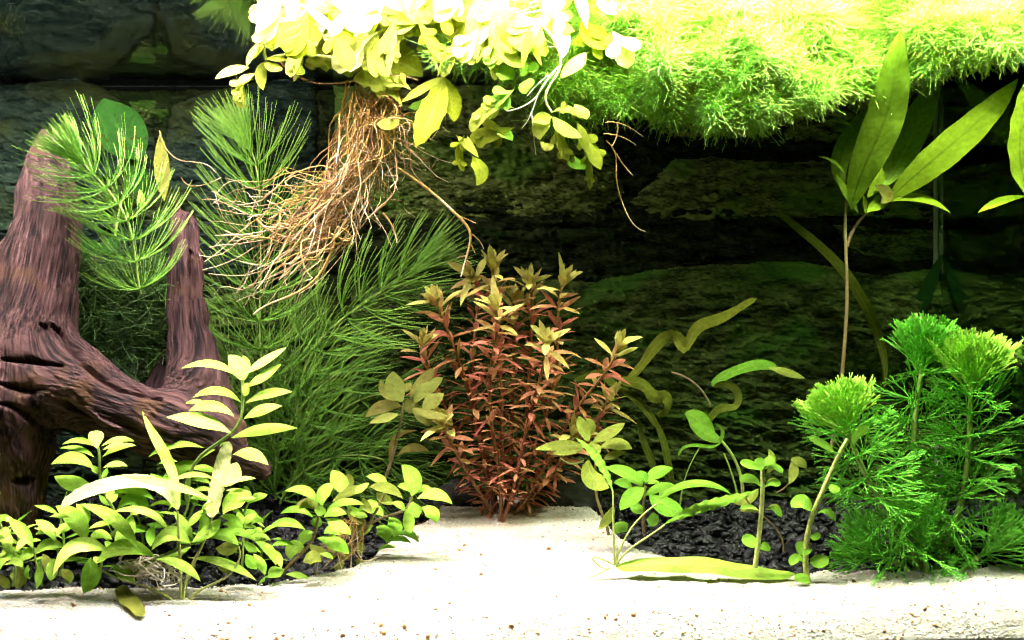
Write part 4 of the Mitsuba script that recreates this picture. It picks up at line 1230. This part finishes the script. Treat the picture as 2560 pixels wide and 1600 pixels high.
for label, stems, txt, Y in [
    ('bright stem plant with its root in the gravel left of the sand path', [[(190, 1040), (300, 920), (400, 800), (440, 650), (470, 540)]], '''470,562 475,470 562,405 95 ovate
442,552 340,460 202,458 66
500,590 610,535 768,556 60
458,560 455,600 440,635 85 r12
402,642 290,585 172,618 56
452,640 430,690 424,724 85 r12
352,735 220,675 88,718 66
492,655 590,690 674,768 86
480,642 550,600 645,622 74
400,742 350,785 326,838 95
432,790 560,815 660,905 96
480,760 540,728 585,762 74
272,842 190,820 108,850 40
342,852 280,860 248,945 118 ovate
332,962 400,925 465,960 95 m:leaf_olive
202,1010 140,1040 88,1072 86
210,1047 280,1045 375,1078 46
100,1050 60,1080 18,1112 30
450,905 500,905 548,942 36
450,600 400,560 300,585 60 m:leaf_olive
380,830 430,870 500,880 60 m:leaf_olive''', .062),
    ('olive tinged stem plant in the middle of the leafy cluster left of the path', [[(520, 960), (600, 760), (610, 600), (600, 480)], [(650, 950), (760, 760), (850, 600), (930, 420)]], '''620,485 590,390 538,308 118 ovate
642,462 662,390 640,332 76 m:leaf_olive
450,520 360,535 272,588 66 m:leaf_bronze
540,532 660,465 795,430 66 m:leaf_olive
1040,512 920,440 800,428 78 m:leaf_olive
932,418 860,368 782,355 68
980,556 900,510 848,468 66 m:leaf_olive
720,602 800,550 885,570 74
782,682 720,650 648,588 86 m:leaf_olive
700,832 735,850 722,905 66
600,872 612,920 590,948 66 m:leaf_bronze
560,902 530,860 498,828 46 m:leaf_bronze
660,992 720,960 785,970 46 m:leaf_olive
560,1022 590,980 625,958 56 m:leaf_olive
640,560 700,600 790,640 70
760,700 690,720 640,780 60 m:leaf_olive
820,620 780,560 760,500 60 m:leaf_olive
640,760 590,740 540,780 60
700,480 740,440 800,400 60''', .085),
    ('bright stem plant at the right end of the leafy cluster beside the sand path', [[(640, 930), (790, 700), (920, 640), (1050, 590), (1105, 490)]], '''1100,492 1112,380 1028,272 128 ovate r12
1100,472 1060,430 998,425 56
1110,492 1160,438 1248,440 56
1140,512 1260,475 1392,552 84
1110,532 1122,590 1150,645 108 r14
1060,582 1075,670 1100,755 95
1170,572 1240,600 1278,685 96
940,642 985,700 970,785 96
852,712 900,735 920,815 108
1000,768 1080,755 1155,825 48 m:leaf_green
912,828 1010,788 1098,825 44 m:leaf_green
860,882 930,848 985,862 32 m:leaf_green
900,640 860,600 800,590 60
830,700 780,730 740,790 66
1050,600 1020,560 960,540 50''', .092)]:
    cp = thing('leafy_stem_plant', label, 'aquarium plant')
    for st in stems:
        px_stem(cp, 'C2', st, 24, Y + .004, 'stem_brown')
    leaves(cp, 'C2', txt, 'leaf_lime', Y, tone=(.05, .65))

# hair roots in the left gravel, roots on the cluster, the dead leaf
g = np.random.default_rng(31)
n = 46
a = reg('C1', np.stack([g.uniform(830, 1100, n), g.uniform(940, 1010, n)], 1)); b = reg('C1', np.stack([g.uniform(950, 1300, n), g.uniform(1000, 1110, n)], 1))
s = np.linspace(0, 1, 8)[None, :, None]
pa, pb = at(a[:, 0], a[:, 1], g.uniform(.028, .05, n)), at(b[:, 0], b[:, 1], g.uniform(.028, .05, n))
paths = pa[:, None] * (1 - s) + pb[:, None] * s + g.normal(0, .005, (n, 1, 3)) * np.sin(np.pi * s) + g.normal(0, .0016, (n, 1, 3)) * np.sin(3 * np.pi * s)
whole('hair_roots', tubes(paths, 0.00040, 4, g.integers(0, 255, n)), 'root_pale', 'tangle of white hair roots on the black gravel under the pale leaves', kind='stuff')
n = 22
a = reg('C2', np.stack([g.uniform(560, 800, n), g.uniform(620, 760, n)], 1)); b = reg('C2', np.stack([g.uniform(400, 860, n), g.uniform(850, 1050, n)], 1))
pa, pb = at(a[:, 0], a[:, 1], g.uniform(.07, .085, n)), at(b[:, 0], b[:, 1], g.uniform(.07, .085, n))
paths = pa[:, None] * (1 - s) + pb[:, None] * s + g.normal(0, .004, (n, 1, 3)) * np.sin(np.pi * s)
whole('hair_roots', tubes(paths, 0.0003, 4, g.integers(0, 255, n)), 'root_brown', 'thin roots hanging from the leafy cluster left of the path', kind='stuff')
def lie_on_sand(pix, wpx, mat_lift=0.004, **kw):
    """a blade lying on the bed along these pixels"""
    c = []
    for px, py in spline(pix, 20):
        lo, hi = 0.0, 0.28
        for _ in range(40):
            m = (lo + hi) / 2
            if EYE - (py - 950) * S(m) < float(z_ground((px - 1280) * S(m), m)) + mat_lift: hi = m
            else: lo = m
        c.append(at(px, py, lo))
    c = np.array(c)
    tan = unit(np.gradient(c, axis=0))
    return leaf_surface(c, np.cross(tan, [0, -0.35, 1.0]), wpx / 2 * S(c[:, 1].mean()), **kw)


dl = lie_on_sand(reg('C1', [(850, 1130), (885, 1195), (950, 1270), (1010, 1345)]), 120 * .3532, 0.006, shape='ribbon', tone=.3, ns=9, ruffle=.14, nruf=2)
whole('fallen_leaf', dl, 'leaf_dead', 'wilted olive leaf lying flat on the white sand in front', 'leaf')

# ------------------------------------------------------------------ floating plants
ff = thing('floating_fern', 'pale floating fern whose bleached sprig hangs free at the upper left', 'floating plant')
YF = .07
px_stem(ff, 'A2', [(620, 440), (480, 400), (300, 388), (180, 392), (75, 425)], 30, YF, 'stem_yellow', taper=.7)
px_stem(ff, 'A2', [(75, 425), (60, 330), (110, 220), (240, 130), (420, 100)], 26, YF, 'stem_yellow', taper=.8)
px_stem(ff, 'A2', [(420, 390), (380, 320), (250, 300), (90, 300)], 22, YF, 'stem_yellow', taper=.8)
leaves(ff, 'A1', '''1770,480 1630,505 1525,562 76 lance
1800,560 1700,630 1742,765 140 L2.5
1830,300 1795,380 1750,472 64
1810,520 1740,560 1690,590 60''', 'leaf_float', YF, tone=(.7, 1), spread=.006)
leaves(ff, 'A2', '''80,432 35,520 52,645 76
60,440 120,468 188,498 66
60,420 150,415 242,432 34
40,250 95,320 118,362 60
-10,80 60,120 150,200 110 L2.5
300,150 200,210 90,190 95 L2.5
240,60 140,80 20,60 100 L2.5
322,290 325,420 265,582 80 m:leaf_dead L1.5
420,492 380,470 345,450 40 m:leaf_dead
420,160 330,150 240,200 90 L2
60,300 20,350 -10,420 60
200,240 230,290 210,350 60
420,20 300,40 180,20 90 L2.5
640,20 480,60 380,30 110 L2.5''', 'leaf_float', YF, tone=(.6, 1), spread=.01)
px_stem(ff, 'A2', [(170, 435), (300, 545), (420, 588), (700, 575), (1150, 570)], 16, YF + .01, 'stem_red')

ff = thing('floating_fern', 'large floating fern with broad yellow leaves and a long brown root bundle', 'floating plant')
YF = .085
for pts, w in [([(280, 40), (480, 50), (640, 105), (900, 108)], 20), ([(900, 108), (1300, 118), (1560, 132)], 18), ([(640, 105), (720, 230), (900, 420), (960, 560), (900, 700)], 30), ([(1000, 120), (960, 400), (900, 640), (860, 900)], 30), ([(1580, 140), (1450, 300), (1340, 540)], 30)]:
    px_stem(ff, 'A2', pts, w, YF, 'stem_yellow', taper=.8)
leaves(ff, 'A2', '''650,130 540,240 425,335 140 L2 t.5
900,290 720,350 598,502 230 ovate L1.5 t.2 r20
1180,540 900,420 612,512 250 ovate t.15 r24
985,120 985,300 990,450 120 L2.5 t1 y-1.5
1040,760 900,600 690,560 190 L2.5 t.9 y-1.5 r20
1100,640 1000,590 900,600 130 L2.5 t1 y-1.5
860,880 940,870 1022,855 95 ovate t.95 y-1.5
1330,540 1250,800 1128,1045 195 lance t.3 y-1.2 r15 u.15
1345,550 1380,700 1405,868 135 lance t.1 y-1 r20 u.1
1330,540 1200,620 1035,725 70 lance t.8 y-1
1385,380 1362,470 1335,550 110 lance t1 y-1.6
1610,150 1480,300 1245,435 130 L2.5 t1 y-1.5
1595,250 1592,350 1568,455 60 lance t1 y-1.5
480,480 420,440 350,430 90 t.2
760,230 700,180 620,160 70 m:leaf_green
600,240 660,290 710,350 46 m:leaf_green
1300,200 1180,240 1080,180 130 L2 t.3
1300,330 1220,360 1160,300 100 L2 t.3
880,60 780,140 700,250 120 L2.5 t1
1150,80 1080,170 1050,320 120 L2.5 t1
1250,60 1330,160 1420,200 110 L2.5 t1
480,80 420,180 460,300 110 L2.5 t.9
760,40 660,60 560,20 110 L2.5 t1
1600,40 1480,80 1360,40 110 L2.5 t1
980,740 960,800 900,830 70 t.6
1080,760 1150,740 1180,700 60 m:leaf_green''', 'leaf_float', YF, tone=(.4, 1), spread=.008, nt=20, ns=9)

ff = thing('floating_fern', 'floating fern with lobed lime leaves hanging lowest in the middle', 'floating plant')
YF = .046
px_stem(ff, 'A3', [(120, 130), (330, 350), (340, 480), (250, 640), (285, 800)], 22, YF, 'stem_yellow', taper=.8)
leaves(ff, 'A3', '''285,795 390,770 505,852 95 L1.5 t.9
285,830 200,845 145,865 90 t.95
275,835 215,900 200,992 120 t.95 r20
290,825 380,915 495,975 100 t1 r40
300,870 345,1000 395,1140 140 L1.5 t.5 r15
495,890 560,1050 645,1132 160 L1.5 t.4 r15
540,1000 590,1110 628,1205 95 t.55
505,1010 545,1200 552,1345 96 L1.5 t.5 r12
460,870 500,980 545,1100 70 t.7
130,555 108,610 100,668 84 ovate t.6 m:leaf_green
150,435 145,480 105,505 84 ovate t.8 m:leaf_green
345,555 425,465 525,372 98 t.95
20,420 80,470 60,540 90 m:leaf_green
440,740 490,780 530,850 90 m:leaf_olive
300,1040 360,1120 450,1130 110 m:leaf_dead L1.5
200,1000 260,1040 300,1030 60 m:leaf_dead
420,1080 470,1160 520,1200 90 m:leaf_green''', 'leaf_float', YF, tone=(.4, 1), spread=.006, nt=20, ns=9)
leaves(ff, 'A2', '''1830,765 1700,760 1525,938 160 L2.5 t1 r25
1830,905 1700,950 1512,985 210 L2 t.3 r15 m:leaf_float
1820,1000 1760,950 1700,940 80 m:leaf_green
1830,330 1740,370 1612,445 165 L2 m:leaf_green t.9
1830,565 1760,520 1685,508 110 m:leaf_green t1
1830,640 1750,690 1672,748 150 L2 m:leaf_green t.6
1480,960 1440,1080 1475,1215 110 L1.5 t.15
1530,1105 1592,1180 1560,1318 96 lance t.3
1420,960 1480,1010 1560,1110 56 t.8
1500,960 1540,1060 1580,1120 40 t.8''', 'leaf_float', YF, tone=(.4, 1), spread=.006, nt=20, ns=9)

g = np.random.default_rng(71)
for k in range(80):                                             # young leaves crowding under the surface
    x0, y0 = g.uniform(690, 1560), 120 * g.uniform(0, 1) ** 1.4 - 30
    an, ln = g.uniform(0.5, 2.7) if g.uniform() < .8 else g.uniform(-3, 0), g.uniform(60, 150)
    x1, y1 = x0 + ln * math.cos(an), y0 + ln * math.sin(an)
    pts = [(x0, y0), ((x0 + x1) / 2 + g.normal(0, 10), (y0 + y1) / 2 + g.normal(0, 10)), (x1, y1)]
    Yk, tn, wk = g.uniform(.04, .085), g.uniform(0, 1), g.uniform(30, 75)
    part([q for q in labels if q.startswith('floating_fern')][1 if x0 < 1250 else 2], 'leaf',
         lobed_leaf(pts, wk * 1.5, Yk, int(g.integers(1, 4)), tone=tn, nt=14, ns=5, roll=g.uniform(15, 50)) if k % 3 else px_leaf(pts, wk * .6, Yk, tone=tn, seed=k, nt=14, ns=5), 'leaf_bleached' if k % 2 else 'leaf_float')

# roots
def root_bundle(n, src, dst, Y, seed, wig=0.005, K=14, branch=0):
    g = np.random.default_rng(seed)
    s = np.linspace(0, 1, K)[None, :, None]
    a, b = src(g, n), dst(g, n)
    pa, pb = at(a[:, 0], a[:, 1], Y + g.normal(0, .008, n)), at(b[:, 0], b[:, 1], Y + g.normal(0, .014, n))
    path = pa[:, None] * (1 - s) + pb[:, None] * s
    for k, amp in ((1, 1.5), (2, .8), (3.3, .5), (6, .22)):
        path = path + wig * amp * g.normal(0, 1, (n, 1, 3)) * np.sin(np.pi * k * s + (0 if k == 1 else g.uniform(0, 3, (n, 1, 1)))) * np.minimum(1, 3 * s)
    return path


g = np.random.default_rng(51)
mb = labels and [k for k in labels if k.startswith('floating_fern')][1]
B = root_bundle(88, lambda g, n: np.stack([g.uniform(865, 1000, n), g.uniform(200, 360, n)], 1),
                lambda g, n: (lambda t: np.stack([930 - 190 * t + g.normal(0, 55, n), 470 + 190 * t + g.normal(0, 55, n)], 1))(g.uniform(0, 1, n)), .085, 52)
part(mb, 'root_bundle', tubes(B, 0.00042 * np.linspace(1.1, .5, 14)[None] * g.uniform(.7, 1.7, (88, 1)), 4, g.integers(0, 255, 88)), 'root_brown', kind='stuff')
B = root_bundle(70, lambda g, n: np.stack([g.uniform(800, 900, n), g.uniform(430, 620, n)], 1),
                lambda g, n: np.stack([g.uniform(510, 780, n), g.uniform(440, 770, n)], 1), .082, 53, .005)
part(mb, 'root_bundle', tubes(B, 0.00036 * np.linspace(1.2, .6, 14)[None] * g.uniform(.7, 1.6, (70, 1)), 4, g.integers(0, 255, 70)), 'root_brown', kind='stuff')
B = root_bundle(60, lambda g, n: np.stack([g.uniform(880, 1010, n), g.uniform(230, 330, n)], 1),
                lambda g, n: np.stack([g.uniform(820, 1130, n), g.uniform(300, 480, n)], 1), .08, 54, .005)
part(mb, 'root_bundle', tubes(B, 0.00036 * np.linspace(1.2, .5, 14)[None] * g.uniform(.7, 1.5, (60, 1)), 4, g.integers(0, 255, 60)), 'root_brown', kind='stuff')
for pts, w, r in [([(985, 1180), (1150, 1290), (1400, 1500)], 22, 'A2')]:
    px_stem(mb, r, pts, w, .085, 'root_brown', name='root', taper=.9, tone=200)
for pts, w in [([(1400, -10), (1490, 80), (1520, 140), (1510, 250), (1480, 360), (1455, 450)], 22), ([(1530, 150), (1580, 190), (1615, 255)], 10), ([(1525, 225), (1545, 260), (1555, 285)], 10), ([(1500, 305), (1450, 310), (1425, 320)], 9), ([(1485, 325), (1510, 345), (1530, 362)], 9),
               ([(1440, 20), (1500, 45), (1560, 72)], 9), ([(900, 0), (960, 80), (1000, 210)], 16), ([(0, 40), (150, 150), (300, 190), (460, 215)], 20), ([(560, 200), (500, 350), (420, 470), (280, 570), (30, 680), (-20, 720)], 22), ([(560, 260), (400, 270), (300, 310), (240, 370)], 16), ([(480, 345), (330, 340), (190, 445)], 16)]:
    px_stem(mb, 'B2', pts, w, .08, 'root_brown', name='root', taper=.6, tone=int(rng.integers(120, 250)))
for pts, w in [([(1130, 925), (1190, 1070), (1260, 1130), (1400, 1152), (1530, 1225)], 12), ([(1285, 1255), (1330, 1310), (1480, 1300), (1570, 1260)], 12), ([(1430, 1420), (1530, 1420), (1640, 1465), (1760, 1520)], 13), ([(1690, 1345), (1680, 1400), (1620, 1470)], 12), ([(1535, 1480), (1620, 1500), (1740, 1520)], 12)]:
    px_stem(mb, 'A1', pts, w * 0.6, .08, 'root_brown', name='root', taper=.7, tone=210)
md = [k for k in labels if k.startswith('floating_fern')][2]
for pts, w in [([(345, 470), (230, 600), (160, 700), (10, 780), (-40, 790)], 16), ([(300, 520), (200, 640), (150, 770), (70, 910)], 12), ([(310, 500), (180, 600), (110, 680)], 12), ([(140, 800), (150, 920), (170, 1100)], 9), ([(670, 1000), (730, 1080), (740, 1250), (770, 1400), (800, 1480), (870, 1600), (950, 1645)], 10), ([(740, 1090), (800, 1180), (858, 1245)], 12), ([(660, 870), (740, 870), (860, 920), (930, 970)], 8), ([(650, 950), (740, 960), (880, 1030)], 8), ([(750, 880), (745, 960), (705, 1045)], 12)]:
    px_stem(md, 'A3', pts, w, .05, 'root_brown' if pts[0][0] > 600 else 'root_pale', name='root', taper=.6, tone=220)
for pts in [[(10, 140), (200, 260), (400, 370)], [(10, 130), (230, 210), (420, 290)], [(0, 150), (120, 290), (330, 330)], [(10, 120), (200, 150), (380, 170)], [(0, 150), (20, 300), (15, 460)], [(10, 110), (160, 80), (330, 40)]]:
    px_stem(md, 'A3', pts, 12, .06, 'root_pale', name='root', taper=.6)

# ------------------------------------------------------------------ the floating moss
g = np.random.default_rng(61)
LOW = ([1180, 1290, 1400, 1500, 1600, 1700, 1780, 1850, 1900, 1930, 2000, 2100, 2180, 2300, 2400, 2620], [250, 340, 330, 295, 300, 312, 318, 325, 325, 300, 268, 245, 232, 200, 165, 150])


def moss(n, x0, x1, Yf, Yb, seed, L=(22, 54), r=1.35, deep=1.0, top=-20):
    g = np.random.default_rng(seed)
    px = g.uniform(x0, x1, n)
    low = np.interp(px, *LOW) - 22 + 26 * (meshkit.noise(np.stack([px / 38, 0 * px, 0 * px], -1), seed) - 0.5)
    v = g.uniform(0, 1, n) ** 0.85
    py = top + (low - top) * v * deep
    lump = meshkit.fbm(np.stack([px / 120, py / 150, 0 * px], -1), 3, seed)                      # lumps of the front
    front = Yf + 0.11 * (lump - 0.42) - 0.022 * np.exp(-((px - 1860) / 120) ** 2) - 0.015 * np.exp(-((px - 1610) / 60) ** 2) + 0.03 * np.exp(-((px - 1715) / 38) ** 2)
    depth = g.exponential(0.010, n)
    front = front + 0.030 * np.exp(-((px - 1440) / 90) ** 2)
    front = front + 0.034 * (1 - v) - 0.010 * np.sin(np.pi * v) + 0.035 * np.exp(-((px - 2225) / 70) ** 2)
    Y = np.clip(front + depth, 0.02, Yb)
    p = at(px, py, Y)
    p[:, 0] = np.where(p[:, 0] > WALL_R - 0.004, WALL_R - 0.004 - 0.03 * g.uniform(0, 1, n), p[:, 0])
    cap = WATER + 0.026 * np.clip((Y - 0.04) / 0.03, 0, 1)
    p[:, 2] = np.minimum(p[:, 2], cap - 0.004 * g.uniform(0, 1, n))
    out = np.stack([g.normal(0, .8, n), -0.35 + g.normal(0, .7, n), -0.55 * v + g.normal(0, .7, n)], -1)
    d1 = unit(out); d2 = unit(g.normal(0, 1, (n, 3)))
    Lm = g.uniform(*L, n)[:, None, None] * S(Yf)
    s = np.linspace(0, 1, 5)[None, :, None]
    path = p[:, None] + Lm * (s * d1[:, None] + 0.75 * s ** 2 * d2[:, None])
    nf = n // 2                                                                                 # every second thread forks
    tip = path[:nf, 2:3] + Lm[:nf] * 0.6 * (np.linspace(0, 1, 5)[None, :, None] * unit(d1[:nf] + 0.9 * unit(g.normal(0, 1, (nf, 3))))[:, None])
    P = np.vstack([path, tip])
    P[..., 0] = np.minimum(P[..., 0], WALL_R - 0.001)
    return tubes(P, r * S(Yf) * np.linspace(1.0, .55, 5)[None], 3, g.integers(0, 255, len(P)))


whole('floating_moss', join([moss(31000, 1340, 2620, .05, .20, 62), moss(13000, 1640, 2080, .045, .16, 63), moss(1500, 1080, 1400, .075, .12, 64, deep=.7)]), 'moss_thread', 'thick mat of bright green floating moss hanging below the water surface', kind='stuff')
